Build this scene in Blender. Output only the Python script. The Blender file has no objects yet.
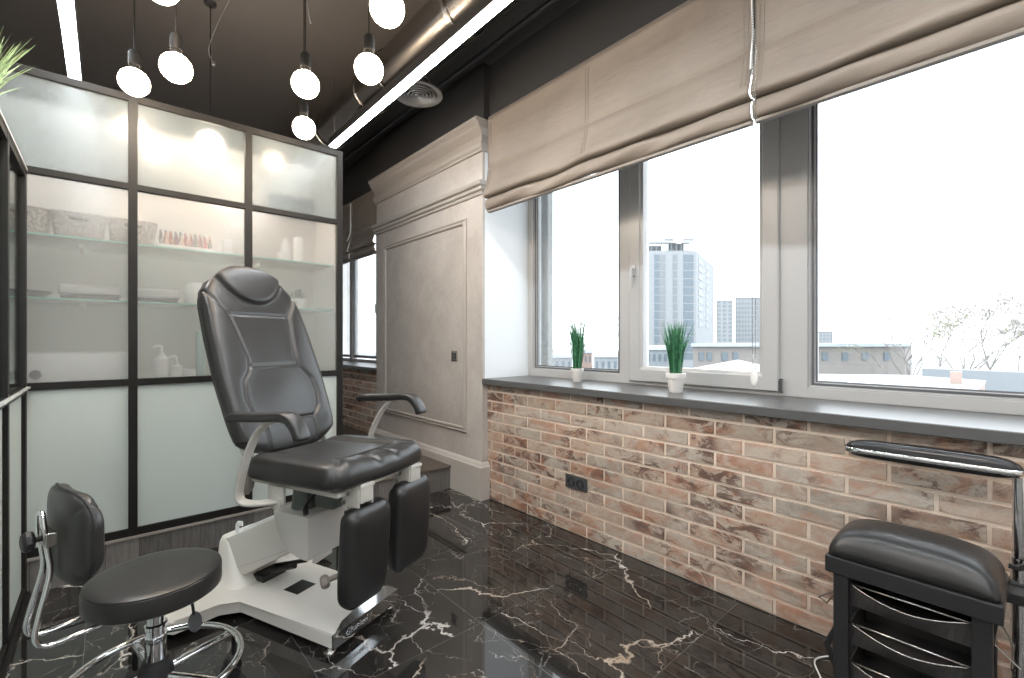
import bpy, bmesh, math, random
from mathutils import Vector, Matrix
random.seed(7)
PI = math.pi
sc = bpy.context.scene
COL = sc.collection

# ------------------------------------------------------------------ camera
cd = bpy.data.cameras.new('camera')
cam = bpy.data.objects.new('camera', cd); COL.objects.link(cam)
cam.location = (0, 0, 1.2)
cam.rotation_euler = (PI/2, 0, math.radians(-41.4))
cd.sensor_width = 36; cd.lens = 36*460/1024
cd.shift_y = 2/1024
cd.clip_start = 0.03; cd.clip_end = 600
sc.camera = cam

# ------------------------------------------------------------------ sky and exposure
w = bpy.data.worlds.new('sky'); sc.world = w; w.use_nodes = True
wn = w.node_tree
bg = wn.nodes['Background']
bg.inputs[0].default_value = (0.90, 0.955, 1.0, 1); bg.inputs[1].default_value = 2.6
try:
    w.cycles.sampling_method = 'MANUAL'; w.cycles.sample_map_resolution = 256
except Exception: pass
sc.view_settings.view_transform = 'Standard'
sc.view_settings.look = 'None'
sc.view_settings.exposure = 1.0
sc.view_settings.gamma = 1
sc.view_settings.use_curve_mapping = False
cy = sc.cycles
cy.max_bounces = 14; cy.diffuse_bounces = 5; cy.glossy_bounces = 6
cy.transmission_bounces = 10; cy.transparent_max_bounces = 24
cy.sample_clamp_indirect = 8.0
cy.use_denoising = True
BULB = 38.0      # emission of the warm globes
TUBE = 30.0      # emission of the linear lamps

# ------------------------------------------------------------------ materials
def mat(name, col, rough=.5, metal=0., **kw):
    m = bpy.data.materials.new(name); m.use_nodes = True
    p = m.node_tree.nodes['Principled BSDF']
    p.inputs['Base Color'].default_value = (*col, 1)
    p.inputs['Roughness'].default_value = rough
    p.inputs['Metallic'].default_value = metal
    for k, v in kw.items():
        p.inputs[k.replace('_', ' ')].default_value = v
    return m
def nodes(m): return m.node_tree.nodes, m.node_tree.links, m.node_tree.nodes['Principled BSDF']
def coords(m, scale=(1, 1, 1), rot=(0, 0, 0)):
    N, L, P = nodes(m)
    tc = N.new('ShaderNodeTexCoord'); mp = N.new('ShaderNodeMapping')
    mp.inputs['Scale'].default_value = scale; mp.inputs['Rotation'].default_value = rot
    L.new(tc.outputs['Object'], mp.inputs['Vector'])
    return mp.outputs['Vector']
def noise(m, vec, scale, detail=4, rough=.6, dist=0):
    N, L, P = nodes(m)
    n = N.new('ShaderNodeTexNoise'); n.inputs['Scale'].default_value = scale
    n.inputs['Detail'].default_value = detail; n.inputs['Roughness'].default_value = rough
    n.inputs['Distortion'].default_value = dist
    L.new(vec, n.inputs['Vector']); return n.outputs['Fac']
def ramp(m, fac, stops):
    N, L, P = nodes(m)
    r = N.new('ShaderNodeValToRGB'); e = r.color_ramp.elements
    while len(e) < len(stops): e.new(.5)
    for i, (p, c) in enumerate(stops):
        e[i].position = p; e[i].color = (*c, 1) if len(c) == 3 else c
    L.new(fac, r.inputs['Fac']); return r.outputs['Color']
def mix(m, fac, a, b, mode='MIX'):
    N, L, P = nodes(m)
    x = N.new('ShaderNodeMix'); x.data_type = 'RGBA'; x.blend_type = mode
    for s, v in ((x.inputs['Factor'], fac), (x.inputs['A'], a), (x.inputs['B'], b)):
        if isinstance(v, (int, float)): s.default_value = v
        elif isinstance(v, tuple): s.default_value = (*v, 1)
        else: L.new(v, s)
    return x.outputs['Result']
def math_(m, op, a, b=0):
    N, L, P = nodes(m)
    x = N.new('ShaderNodeMath'); x.operation = op
    for s, v in zip(x.inputs, (a, b)):
        if isinstance(v, (int, float)): s.default_value = v
        else: L.new(v, s)
    return x.outputs[0]
def bump(m, h, strength=.2, dist=.002):
    N, L, P = nodes(m)
    b = N.new('ShaderNodeBump'); b.inputs['Strength'].default_value = strength; b.inputs['Distance'].default_value = dist
    L.new(h, b.inputs['Height']); L.new(b.outputs[0], P.inputs['Normal'])
def base(m, c):
    N, L, P = nodes(m); L.new(c, P.inputs['Base Color'])

leather = mat('black leather', (.017, .0165, .0165), .35); leather.node_tree.nodes['Principled BSDF'].inputs['Specular IOR Level'].default_value = .6
bump(leather, noise(leather, coords(leather), 420, 3), .12, .0008)
leather2 = mat('stool vinyl', (.021, .020, .019), .33)
bump(leather2, noise(leather2, coords(leather2), 500, 2), .08, .0006)
white_metal = mat('white lacquer', (.66, .63, .59), .28)
grey_metal = mat('warm grey lacquer', (.50, .48, .44), .38)
taupe = mat('taupe plastic', (.24, .21, .18), .45)
chrome = mat('chrome', (.80, .81, .83), .07, 1.)
steel = mat('brushed steel', (.45, .44, .42), .25, 1.)
duct_m = mat('duct metal', (.27, .25, .23), .27, 1.)
black = mat('black powder coat', (.018, .018, .019), .42)
frame_black = mat('black frame', (.010, .009, .008), .5, 0.)
frame_black.node_tree.nodes['Principled BSDF'].inputs['Specular IOR Level'].default_value = .3
socket_m = mat('matt black socket', (.005, .005, .005), .6)
socket_m.node_tree.nodes['Principled BSDF'].inputs['Specular IOR Level'].default_value = .15
rubber = mat('black plastic', (.012, .012, .013), .45)
dark_grey = mat('dark grey plastic', (.06, .062, .066), .4)
mech = mat('cast green grey metal', (.16, .18, .17), .45, .4)
pvc = mat('white window profile', (.44, .437, .435), .3)
gasket = mat('grey gasket', (.10, .105, .115), .5)
reveal_white = mat('white plaster', (.76, .785, .81), .6)
green_edge = mat('glass edge', (.22, .52, .44), .12)
sill_m = mat('slate sill', (.092, .092, .092), .33)
bump(sill_m, noise(sill_m, coords(sill_m), 300, 2), .05, .0005)
ceiling_m = mat('dark ceiling paint', (.078, .071, .067), .6)
darkwall = mat('dark wall paint', (.030, .029, .029), .7)
plain_wall = mat('pale grey wall paint', (.78, .75, .72), .7)
cab_wall = mat('cream cabinet wall', (.60, .565, .54), .6)
label_grey = mat('lettering silver', (.75, .77, .80), .2, 1.)
paper = mat('white plastic', (.80, .80, .80), .4)
cord_white = mat('white cord', (.78, .78, .77), .5)

# plaster of the panelled pier: cloudy greige
plaster = mat('cloudy plaster', (.5, .46, .42), .33)
v = coords(plaster)
base(plaster, mix(plaster, 1., ramp(plaster, noise(plaster, v, 2.6, 6, .62, .6), [(.3, (.40, .365, .335)), (.7, (.52, .485, .45))]),
     ramp(plaster, noise(plaster, v, 26, 5, .7), [(.3, (.92, .92, .92)), (.7, (1.05, 1.04, 1.03))]), 'MULTIPLY'))
mould_m = mat('greige moulding paint', (.36, .33, .30), .4)

# roman blind fabric
fabric = mat('beige satin fabric', (.36, .30, .24), .55)
fabric.node_tree.nodes['Principled BSDF'].inputs['Sheen Weight'].default_value = .15
v = coords(fabric)
base(fabric, ramp(fabric, noise(fabric, v, 2.2, 5, .6, .4), [(.3, (.165, .134, .108)), (.72, (.222, .184, .150))]))
bump(fabric, noise(fabric, coords(fabric, (1, 3.0, 14)), 1.6, 4, .6, .8), .35, .012)
hem_m = mat('brown hem tape', (.22, .19, .165), .6)

# marble floor: black slabs, pale veins, thin joints
marble = mat('black veined marble', (.012, .012, .012), .035)
marble.node_tree.nodes['Principled BSDF'].inputs['IOR'].default_value = 1.72
N, L, P = nodes(marble)
tc = N.new('ShaderNodeTexCoord'); sep = N.new('ShaderNodeSeparateXYZ'); L.new(tc.outputs['Object'], sep.inputs[0])
def cell(out, off, pitch):
    a = math_(marble, 'DIVIDE', math_(marble, 'SUBTRACT', out, off), pitch)
    f = math_(marble, 'FRACT', a)
    d = math_(marble, 'MULTIPLY', math_(marble, 'MINIMUM', f, math_(marble, 'SUBTRACT', 1, f)), pitch)
    return math_(marble, 'FLOOR', a), d
cx, dx = cell(sep.outputs[0], -.065, .63); cyy, dy = cell(sep.outputs[1], .896, .66)
joint = math_(marble, 'LESS_THAN', math_(marble, 'MINIMUM', dx, dy), .0011)
# each slab samples the stone somewhere else
cmb = N.new('ShaderNodeCombineXYZ')
L.new(math_(marble, 'MULTIPLY', cx, 3.17), cmb.inputs[0]); L.new(math_(marble, 'MULTIPLY', cyy, 5.31), cmb.inputs[1])
L.new(math_(marble, 'MULTIPLY', math_(marble, 'ADD', cx, cyy), 1.73), cmb.inputs[2])
addv = N.new('ShaderNodeVectorMath'); addv.operation = 'ADD'
L.new(tc.outputs['Object'], addv.inputs[0]); L.new(cmb.outputs[0], addv.inputs[1])
def warp(vec, scale, amt):
    n = N.new('ShaderNodeTexNoise'); n.inputs['Scale'].default_value = scale; n.inputs['Detail'].default_value = 5
    n.inputs['Roughness'].default_value = .62
    L.new(vec, n.inputs['Vector'])
    s = N.new('ShaderNodeVectorMath'); s.operation = 'SUBTRACT'; L.new(n.outputs['Color'], s.inputs[0]); s.inputs[1].default_value = (.5, .5, .5)
    k = N.new('ShaderNodeVectorMath'); k.operation = 'SCALE'; L.new(s.outputs[0], k.inputs[0]); k.inputs['Scale'].default_value = amt
    a = N.new('ShaderNodeVectorMath'); a.operation = 'ADD'; L.new(vec, a.inputs[0]); L.new(k.outputs[0], a.inputs[1])
    return a.outputs[0]
def veins(vec, scale, width, rot=0, stretch=(1, 1, 1)):
    mp = N.new('ShaderNodeMapping'); mp.inputs['Rotation'].default_value = (0, 0, rot); mp.inputs['Scale'].default_value = stretch
    L.new(vec, mp.inputs[0])
    vo = N.new('ShaderNodeTexVoronoi'); vo.feature = 'DISTANCE_TO_EDGE'; vo.inputs['Scale'].default_value = scale
    L.new(mp.outputs[0], vo.inputs['Vector'])
    n = noise(marble, vec, scale*1.7, 3)
    wd = math_(marble, 'MULTIPLY', math_(marble, 'MINIMUM', math_(marble, 'POWER', n, 4.0), .075), width*15)
    t = math_(marble, 'DIVIDE', vo.outputs['Distance'], math_(marble, 'ADD', wd, width*.12))
    s = math_(marble, 'SUBTRACT', 1.0, t)
    s = math_(marble, 'MAXIMUM', s, 0.)
    return s
vec = addv.outputs[0]
w1 = warp(vec, 3.2, .30); w2 = warp(vec, 7.0, .13)
va = veins(w1, 1.25, .0055, .5, (1, .55, 1))
vb = veins(w2, 3.0, .0058, -.6, (1, .55, 1))
vc = veins(w2, 7.5, .011, .3)
def soft(scale, lo, hi):
    return ramp(marble, noise(marble, vec, scale, 2), [(lo, (0, 0, 0)), (hi, (1, 1, 1))])
va = math_(marble, 'MULTIPLY', va, soft(2.2, .35, .45))
vb = math_(marble, 'MULTIPLY', vb, soft(2.9, .43, .52))
vc = math_(marble, 'MULTIPLY', math_(marble, 'MULTIPLY', vc, .35), math_(marble, 'GREATER_THAN', noise(marble, vec, 3.1, 2), .50))
vv = math_(marble, 'MAXIMUM', math_(marble, 'MAXIMUM', va, math_(marble, 'MULTIPLY', vb, .75)), vc)
vv = math_(marble, 'MINIMUM', vv, 1.)
ground = ramp(marble, noise(marble, vec, 5, 6, .65, .4), [(.35, (.011, .0105, .010)), (.75, (.034, .031, .029))])
vcol = ramp(marble, noise(marble, vec, 2.4, 3), [(.42, (.62, .59, .55)), (.66, (.36, .28, .21))])
c = mix(marble, vv, ground, vcol)
c = mix(marble, joint, c, (.10, .095, .09))
base(marble, c)

# grey wood planks of the low platform
wood = mat('grey wood planks', (.2, .19, .18), .5)
v = coords(wood, (1, 1, 1))
N, L, P = nodes(wood)
sx = N.new('ShaderNodeSeparateXYZ'); L.new(v, sx.inputs[0])
pl = math_(wood, 'FLOOR', math_(wood, 'DIVIDE', math_(wood, 'ADD', sx.outputs[0], 5), .135))
wnz = N.new('ShaderNodeTexWhiteNoise'); wnz.noise_dimensions = '1D'; L.new(pl, wnz.inputs['W'])
grain = noise(wood, coords(wood, (22, 22, 2.2)), 3.5, 6, .7, .6)
fr = math_(wood, 'FRACT', math_(wood, 'DIVIDE', math_(wood, 'ADD', sx.outputs[0], 5), .135))
line = math_(wood, 'LESS_THAN', fr, .02)
c = ramp(wood, math_(wood, 'ADD', math_(wood, 'MULTIPLY', grain, .75), math_(wood, 'MULTIPLY', wnz.outputs[0], .3)),
         [(.3, (.085, .078, .073)), (.85, (.27, .25, .235))])
base(wood, mix(wood, line, c, (.06, .055, .05)))
bump(wood, grain, .25, .002)
wood_top = mat('brown grey deck boards', (.12, .09, .07), .4)
g2 = noise(wood_top, coords(wood_top, (1.5, 18, 10)), 4, 6, .7, .5)
base(wood_top, ramp(wood_top, g2, [(.3, (.055, .043, .035)), (.75, (.15, .118, .095))]))
ledge_m = mat('pale wood ledge', (.30, .27, .245), .5)

# brick: colour chosen per brick by a stored face attribute, mottled by noise
brick = mat('antique brick', (.4, .3, .22), .75)
N, L, P = nodes(brick)
at_ = N.new('ShaderNodeAttribute'); at_.attribute_name = 'tone'
v = coords(brick)
tone = ramp(brick, at_.outputs['Fac'], [(0, (.36, .19, .125)), (.16, (.33, .285, .24)), (.34, (.45, .36, .29)),
        (.5, (.40, .25, .175)), (.66, (.30, .275, .24)), (.82, (.43, .30, .22)), (1., (.40, .35, .30))])
nz = noise(brick, coords(brick, (1, 1, 1.5)), 8, 7, .75, .8)
blot = ramp(brick, nz, [(.42, (0, 0, 0)), (.58, (1, 1, 1))])
c = mix(brick, math_(brick, 'MULTIPLY', blot, .7), tone, (.50, .44, .375))
fr_ = math_(brick, 'FRACT', math_(brick, 'MULTIPLY', at_.outputs['Fac'], 7.31))
dk = ramp(brick, math_(brick, 'ADD', noise(brick, coords(brick, (1, .75, 1.5)), 10, 6, .74, 1.1), math_(brick, 'MULTIPLY', fr_, .12)), [(.555, (0, 0, 0)), (.635, (1, 1, 1))])
big = ramp(brick, noise(brick, v, 3.5, 2), [(.40, (.12, .12, .12)), (.54, (1, 1, 1))])
c = mix(brick, math_(brick, 'MULTIPLY', math_(brick, 'MULTIPLY', dk, big), .88), c, (.10, .050, .038))
rs = ramp(brick, noise(brick, coords(brick, (1, .8, 1.4)), 6.5, 5, .7, 1.2), [(.50, (0, 0, 0)), (.64, (1, 1, 1))])
c = mix(brick, math_(brick, 'MULTIPLY', rs, .5), c, (.42, .175, .095))
base(brick, c)
bump(brick, noise(brick, v, 45, 6, .7), .5, .004)
mortar = mat('sandy mortar', (.74, .62, .52), .9)
bump(mortar, noise(mortar, coords(mortar), 160, 4), .4, .002)

# glass
def clear_glass(name, tint=(1, 1, 1), refl=1.):
    m = bpy.data.materials.new(name); m.use_nodes = True
    N = m.node_tree.nodes; L = m.node_tree.links; N.remove(N['Principled BSDF'])
    t = N.new('ShaderNodeBsdfTransparent'); t.inputs[0].default_value = (*tint, 1)
    g = N.new('ShaderNodeBsdfGlossy'); g.inputs['Roughness'].default_value = .01
    f = N.new('ShaderNodeFresnel'); f.inputs[0].default_value = 1.45
    k = N.new('ShaderNodeMath'); k.operation = 'MULTIPLY'; k.inputs[1].default_value = refl
    L.new(f.outputs[0], k.inputs[0])
    x = N.new('ShaderNodeMixShader'); L.new(k.outputs[0], x.inputs[0]); L.new(t.outputs[0], x.inputs[1]); L.new(g.outputs[0], x.inputs[2])
    L.new(x.outputs[0], N['Material Output'].inputs[0]); return m
glass = clear_glass('window glass', (.985, .995, .995), .55)
shelf_glass = clear_glass('shelf glass', (.86, .95, .92))
screen_glass = clear_glass('side screen glass', (.93, .96, .95), .3)
def frosted(name, rough, white, tint=(.95, .985, .97), dif=(.80, .86, .84)):
    m = bpy.data.materials.new(name); m.use_nodes = True
    N = m.node_tree.nodes; L = m.node_tree.links; P = N['Principled BSDF']
    P.inputs['Base Color'].default_value = (*tint, 1); P.inputs['Roughness'].default_value = rough
    P.inputs['Transmission Weight'].default_value = 1.; P.inputs['IOR'].default_value = 1.45
    d = N.new('ShaderNodeBsdfDiffuse'); d.inputs[0].default_value = (*dif, 1)
    x = N.new('ShaderNodeMixShader'); x.inputs[0].default_value = white
    L.new(P.outputs[0], x.inputs[1]); L.new(d.outputs[0], x.inputs[2]); L.new(x.outputs[0], N['Material Output'].inputs[0])
    return m
frost_mid = frosted('lightly frosted glass', .165, .14, (.97, .98, .975), (.76, .77, .76))
frost_top = frosted('frosted glass', .24, .34, (.66, .71, .73), (.26, .30, .31))
frost_low = frosted('milky glass', .5, .82, dif=(.56, .61, .58))

def emit(name, col, s):
    m = bpy.data.materials.new(name); m.use_nodes = True
    P = m.node_tree.nodes['Principled BSDF']; P.inputs['Base Color'].default_value = (.9, .9, .9, 1)
    P.inputs['Emission Color'].default_value = (*col, 1); P.inputs['Emission Strength'].default_value = s
    return m
bulb_m = emit('warm lamp globe', (1., .80, .60), BULB)
tube_m = emit('cool linear lamp', (.90, .96, 1.), TUBE)

# ------------------------------------------------------------------ mesh helpers
def link(name, bm, m, parent=None, smooth=False, mats=None, angle=None):
    me = bpy.data.meshes.new(name)
    bmesh.ops.recalc_face_normals(bm, faces=bm.faces)
    bm.to_mesh(me); bm.free()
    for x in (mats or [m]): me.materials.append(x)
    if smooth:
        for p in me.polygons: p.use_smooth = True
        if angle is not None:
            try: me.set_sharp_from_angle(angle=math.radians(angle))
            except Exception: pass
    o = bpy.data.objects.new(name, me); COL.objects.link(o)
    if parent is not None: o.parent = parent
    return o
def tag(o, label, cat, group=None, kind=None):
    o['label'] = label; o['category'] = cat
    if group: o['group'] = group
    if kind: o['kind'] = kind
    return o
def thing(name, label, cat, loc=(0, 0, 0), rz=0., group=None):
    o = bpy.data.objects.new(name, None); COL.objects.link(o)
    o.location = loc; o.rotation_euler = (0, 0, rz); o.empty_display_size = .05
    return tag(o, label, cat, group)
def struct(name, bm, m, **k):
    o = link(name, bm, m, **k); o['kind'] = 'structure'; return o
def box(bm, x0, x1, y0, y1, z0, z1, bev=0, seg=2, M=None):
    vs = [bm.verts.new((x, y, z)) for x in (x0, x1) for y in (y0, y1) for z in (z0, z1)]
    F = [(0, 1, 3, 2), (4, 6, 7, 5), (0, 4, 5, 1), (2, 3, 7, 6), (0, 2, 6, 4), (1, 5, 7, 3)]
    fs = [bm.faces.new([vs[i] for i in f]) for f in F]
    bmesh.ops.recalc_face_normals(bm, faces=fs)
    if bev:
        es = list({e for f in fs for e in f.edges})
        r = bmesh.ops.bevel(bm, geom=es, offset=bev, segments=seg, profile=.5, affect='EDGES')
        vs = list({v for f in r['faces'] for v in f.verts} | {v for v in vs if v.is_valid})
    if M is not None:
        for v_ in vs: v_.co = M @ v_.co
    return vs
def B(*a, **k):
    bm = bmesh.new(); box(bm, *a, **k); return bm
def prism(bm, pts, axis, a0, a1):
    """polygon pts (2D) extruded along axis 0/1/2 from a0 to a1"""
    def mk(p, a):
        if axis == 0: return (a, p[0], p[1])
        if axis == 1: return (p[0], a, p[1])
        return (p[0], p[1], a)
    A = [bm.verts.new(mk(p, a0)) for p in pts]; C = [bm.verts.new(mk(p, a1)) for p in pts]
    n = len(pts)
    bm.faces.new(A); bm.faces.new(C[::-1])
    for i in range(n): bm.faces.new((A[i], A[(i+1) % n], C[(i+1) % n], C[i]))
    return A + C
def smooth_path(pts, n=8, closed=False):
    P = [Vector(p) for p in pts]; out = []
    m = len(P)
    rng = range(m) if closed else range(m-1)
    for i in rng:
        g = lambda k: P[k % m] if closed else P[max(0, min(m-1, k))]
        p0, p1, p2, p3 = g(i-1), g(i), g(i+1), g(i+2)
        for j in range(n):
            t = j/n
            out.append(.5*((2*p1)+(-p0+p2)*t+(2*p0-5*p1+4*p2-p3)*t*t+(-p0+3*p1-3*p2+p3)*t**3))
    if not closed: out.append(P[-1])
    return out
def tube(bm, pts, r, seg=12, closed=False, cap=True, flat=None, up=None):
    """swept tube. r: number or list; flat=(a,b) gives an elliptical / flattened section"""
    P = [Vector(p) for p in pts]; n = len(P); rings = []
    T = []
    for i in range(n):
        if closed: t = P[(i+1) % n]-P[i-1]
        else: t = P[min(n-1, i+1)]-P[max(0, i-1)]
        T.append(t.normalized())
    nrm = Vector(up) if up else (Vector((0, 0, 1)) if abs(T[0].z) < .9 else Vector((1, 0, 0)))
    for i in range(n):
        nrm = (nrm - T[i]*nrm.dot(T[i]));
        if nrm.length < 1e-6: nrm = T[i].orthogonal()
        nrm.normalize(); bi = T[i].cross(nrm)
        rr = r[i] if isinstance(r, (list, tuple)) else r
        a, b = (flat if flat else (rr, rr))
        if flat and isinstance(r, (list, tuple)): a *= rr; b *= rr
        ring = []
        for k in range(seg):
            th = 2*PI*k/seg
            c_, s_ = math.cos(th), math.sin(th)
            if flat:   # squarish section
                e = .5
                c_ = math.copysign(abs(c_)**e, c_); s_ = math.copysign(abs(s_)**e, s_)
            ring.append(bm.verts.new(P[i]+nrm*(a*c_)+bi*(b*s_)))
        rings.append(ring)
    m = n if closed else n-1
    for i in range(m):
        A, C = rings[i], rings[(i+1) % n]
        for k in range(seg): bm.faces.new((A[k], A[(k+1) % seg], C[(k+1) % seg], C[k]))
    if cap and not closed:
        bm.faces.new(rings[0][::-1]); bm.faces.new(rings[-1])
def lathe(bm, prof, seg=32, c=(0, 0), M=None):
    rings = []; new = []
    for r, z in prof:
        if r < 1e-6:
            v_ = bm.verts.new((c[0], c[1], z)); rings.append([v_]); new.append(v_)
        else:
            rg = [bm.verts.new((c[0]+r*math.cos(2*PI*k/seg), c[1]+r*math.sin(2*PI*k/seg), z)) for k in range(seg)]
            rings.append(rg); new += rg
    for A, C in zip(rings, rings[1:]):
        if len(A) == 1 and len(C) == 1: continue
        for k in range(seg):
            k2 = (k+1) % seg
            if len(A) == 1: bm.faces.new((A[0], C[k2], C[k]))
            elif len(C) == 1: bm.faces.new((A[k], A[k2], C[0]))
            else: bm.faces.new((A[k], A[k2], C[k2], C[k]))
    if M is not None:
        for v_ in new: v_.co = M @ v_.co
    return new
def L_(prof, seg=32, c=(0, 0)):
    bm = bmesh.new(); lathe(bm, prof, seg, c); return bm
def frame_to(o, d):
    """matrix taking +Z to direction d, placed at o"""
    return Matrix.Translation(Vector(o)) @ Vector(d).to_track_quat('Z', 'Y').to_matrix().to_4x4()
def rod(bm, a, b, r, seg=12):
    tube(bm, [a, b], r, seg)
def interp(xs, ys, x):
    if x <= xs[0]: return ys[0]
    for i in range(len(xs)-1):
        if x <= xs[i+1]:
            t = (x-xs[i])/(xs[i+1]-xs[i]); t = t*t*(3-2*t)*.5+t*.5
            return ys[i]+(ys[i+1]-ys[i])*t
    return ys[-1]
def segdist(px, py, a, b):
    ax, ay = a; bx, by = b; dx_, dy_ = bx-ax, by-ay
    t = max(0, min(1, ((px-ax)*dx_+(py-ay)*dy_)/(dx_*dx_+dy_*dy_+1e-12)))
    return math.hypot(px-ax-dx_*t, py-ay-dy_*t)
def cushion(outline, nu, nv, T, relief, place, edge=7., back=.45):
    """closed pad. outline(a,b)->(x,y) for a,b in [-1,1]; front thickness T*(1-back), rear T*back; relief(x,y,a,b) adds height on the front"""
    bm = bmesh.new()
    def sp(n):
        o = []
        for i in range(n+1):
            a = 2*i/n-1; o.append(math.copysign(1-(1-abs(a))**1.5, a))
        return o
    U, V = sp(nu), sp(nv)
    def eg(a): return max(0., 1-abs(a)**edge)**(1/2.4)
    F = {}; R = {}
    for i, a in enumerate(U):
        for j, b in enumerate(V):
            x, y = outline(a, b); e = eg(a)*eg(b)
            rim = i in (0, nu) or j in (0, nv)
            h = T*(1-back)*e + (relief(x, y, a, b)*min(1, e*1.3) if relief else 0)
            F[i, j] = bm.verts.new(place(x, y, 0 if rim else h))
            R[i, j] = F[i, j] if rim else bm.verts.new(place(x, y, -T*back*e))
    for i in range(nu):
        for j in range(nv):
            bm.faces.new((F[i, j], F[i+1, j], F[i+1, j+1], F[i, j+1]))
            q = (R[i, j], R[i, j+1], R[i+1, j+1], R[i+1, j])
            if len({id(x) for x in q}) == 4 and set(q) != {F[i, j], F[i+1, j], F[i+1, j+1], F[i, j+1]}: bm.faces.new(q)
    return bm
def rect_outline(hw, hh, r):
    """rounded rectangle mapping of the square"""
    def f(a, b):
        x, y = a*hw, b*hh
        ox, oy = abs(x)-(hw-r), abs(y)-(hh-r)
        if ox > 0 and oy > 0:
            m_ = max(ox, oy); l = math.hypot(ox, oy)
            k = m_/l
            x = math.copysign(hw-r+ox*k, x); y = math.copysign(hh-r+oy*k, y)
        return x, y
    return f

# ================================================================== SETTING
XW = 2.19            # inner face of the window wall
XG = 2.62            # inner face of the window frames
X0, X1, Y0, Y1, ZC = -2.7, XW, -2.6, 7.4, 3.3
struct('floor', B(X0-.1, XW+.5, Y0-.1, Y1+.1, -.1, 0), marble)
struct('ceiling', B(X0-.1, XW+.8, Y0-.1, Y1+.1, ZC, ZC+.1), ceiling_m)
struct('wall_left', B(X0-.1, X0, Y0, Y1, 0, ZC), plain_wall)
struct('wall_back', B(X0-.1, XW+.8, Y0-.1, Y0, 0, ZC), plain_wall)
struct('wall_far', B(X0-.1, XW+.8, Y1, Y1+.1, 0, ZC), plain_wall)

PX = 2.14; PY0, PY1 = 2.765, 4.59   # pilaster face and ends
WIN1 = (-2.1, 2.77)     # big opening along Y
WIN2 = (4.60, 7.1)
ZS = .915; ZT = 2.80
def brick_wall(name, y0, y1, z1=.872):
    bm = bmesh.new()
    box(bm, XW+.004, XW+.30, y0, y1, 0, z1)
    for f in bm.faces: f.material_index = 1
    lay = bm.faces.layers.float.new('tone')
    row = .0745; pitch = .262
    for k in range(12):
        za, zb = k*row+.004, min((k+1)*row-.005, z1)
        n0 = int((y0-.751)/pitch)-2; off = 0 if k % 2 == 0 else pitch/2
        i = n0
        while .751+i*pitch+off < y1:
            a = .751+i*pitch+off+.0045; b_ = a+pitch-.009; i += 1
            a, b2 = max(a, y0), min(b_, y1)
            if b2-a < .015: continue
            x = XW-.002+random.uniform(-.0015, .0015); c = .0035
            J = lambda: random.uniform(-.001, .001)
            fr = [(x, a+c+J(), za+c+J()), (x, b2-c+J(), za+c+J()), (x, b2-c+J(), zb-c+J()), (x, a+c+J(), zb-c+J())]
            bk = [(XW+.01, a, za), (XW+.01, b2, za), (XW+.01, b2, zb), (XW+.01, a, zb)]
            Fv = [bm.verts.new(p) for p in fr]; Bv = [bm.verts.new(p) for p in bk]
            t = random.random()
            fs = [bm.faces.new(Fv)]+[bm.faces.new((Fv[q], Fv[(q+1) % 4], Bv[(q+1) % 4], Bv[q])) for q in range(4)]
            for f in fs: f[lay] = t; f.material_index = 0
    return struct(name, bm, None, mats=[brick, mortar])
brick_wall('wall_right_brick', Y0, 2.77)
brick_wall('wall_right_far_brick', 4.57, Y1)
# dark wall over the openings, piers of the wall
bm = bmesh.new()
box(bm, XW, XW+.30, Y0, 2.77, ZT, ZC); box(bm, XW, XW+.30, 4.59, Y1, ZT, ZC)
box(bm, XW-.055, XW+.3, 2.745, 4.60, 2.86, ZC)
box(bm, XW, XW+.3, Y0, WIN1[0], .872, ZT); box(bm, XW, XW+.3, WIN2[1], Y1, .872, ZT)
struct('wall_right_upper', bm, darkwall)
# reveals of the recesses
bm = bmesh.new()
for y0, y1 in (WIN1, WIN2):
    if y0 < 0: box(bm, XW+.30, XG+.12, y0-.1, y0, .7, ZC)
    else: box(bm, XW+.30, XG+.12, y1, y1+.1, .7, ZC)
    box(bm, XW+.30, XG+.12, y0, y1, ZT, ZC)
    box(bm, XW+.30, XG+.12, y0, y1, .4, .872)
box(bm, PX+.022, XG+.12, 2.766, 4.589, .872, 2.865)
struct('trim_1', bm, reveal_white)
# outer skin of the facade (seen edge-on through the left pane)
facade = mat('pale grey stone cladding', (.34, .35, .345), .9)
base(facade, ramp(facade, noise(facade, coords(facade), 40, 5, .7), [(.3, (.26, .27, .265)), (.7, (.42, .43, .42))]))
bm = bmesh.new()
box(bm, XG+.12, XG+.18, 2.66, 4.62, -9, 6)
struct('trim_2', bm, facade)

# pilaster between the windows

bm = bmesh.new(); box(bm, PX, PX+.022, PY0, PY1, .872, 2.87); box(bm, PX, XW+.3, PY0, PY1, 0, .872)
struct('wall_right_pier', bm, plaster)
def moulding(profile, y0, y1, ret=True):
    """profile [(depth, z)] swept along the pier face, mitred returns at both ends"""
    bm = bmesh.new(); R = []
    for d, z in profile:
        e = min(d, .04); e1 = min(d, .010)
        R.append([bm.verts.new((XW+.0, y0-e, z)), bm.verts.new((PX-d*1.35, y0-e, z)), bm.verts.new((PX-d*1.35, y1+e1, z)), bm.verts.new((XW+.0, y1+e1, z))])
    for A, C in zip(R, R[1:]):
        for k in range(3): bm.faces.new((A[k], A[k+1], C[k+1], C[k]))
    bm.faces.new(R[0]); bm.faces.new(R[-1][::-1])
    for k in (0, 3):
        bm.faces.new([r[k] for r in R])
    return bm
struct('trim_3', moulding([(0, 2.735), (.014, 2.735), (.014, 2.758), (.026, 2.775), (.045, 2.80), (.052, 2.815), (.052, 2.832), (.066, 2.845), (.066, 2.868), (0, 2.872)], PY0, PY1), mould_m)
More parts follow.
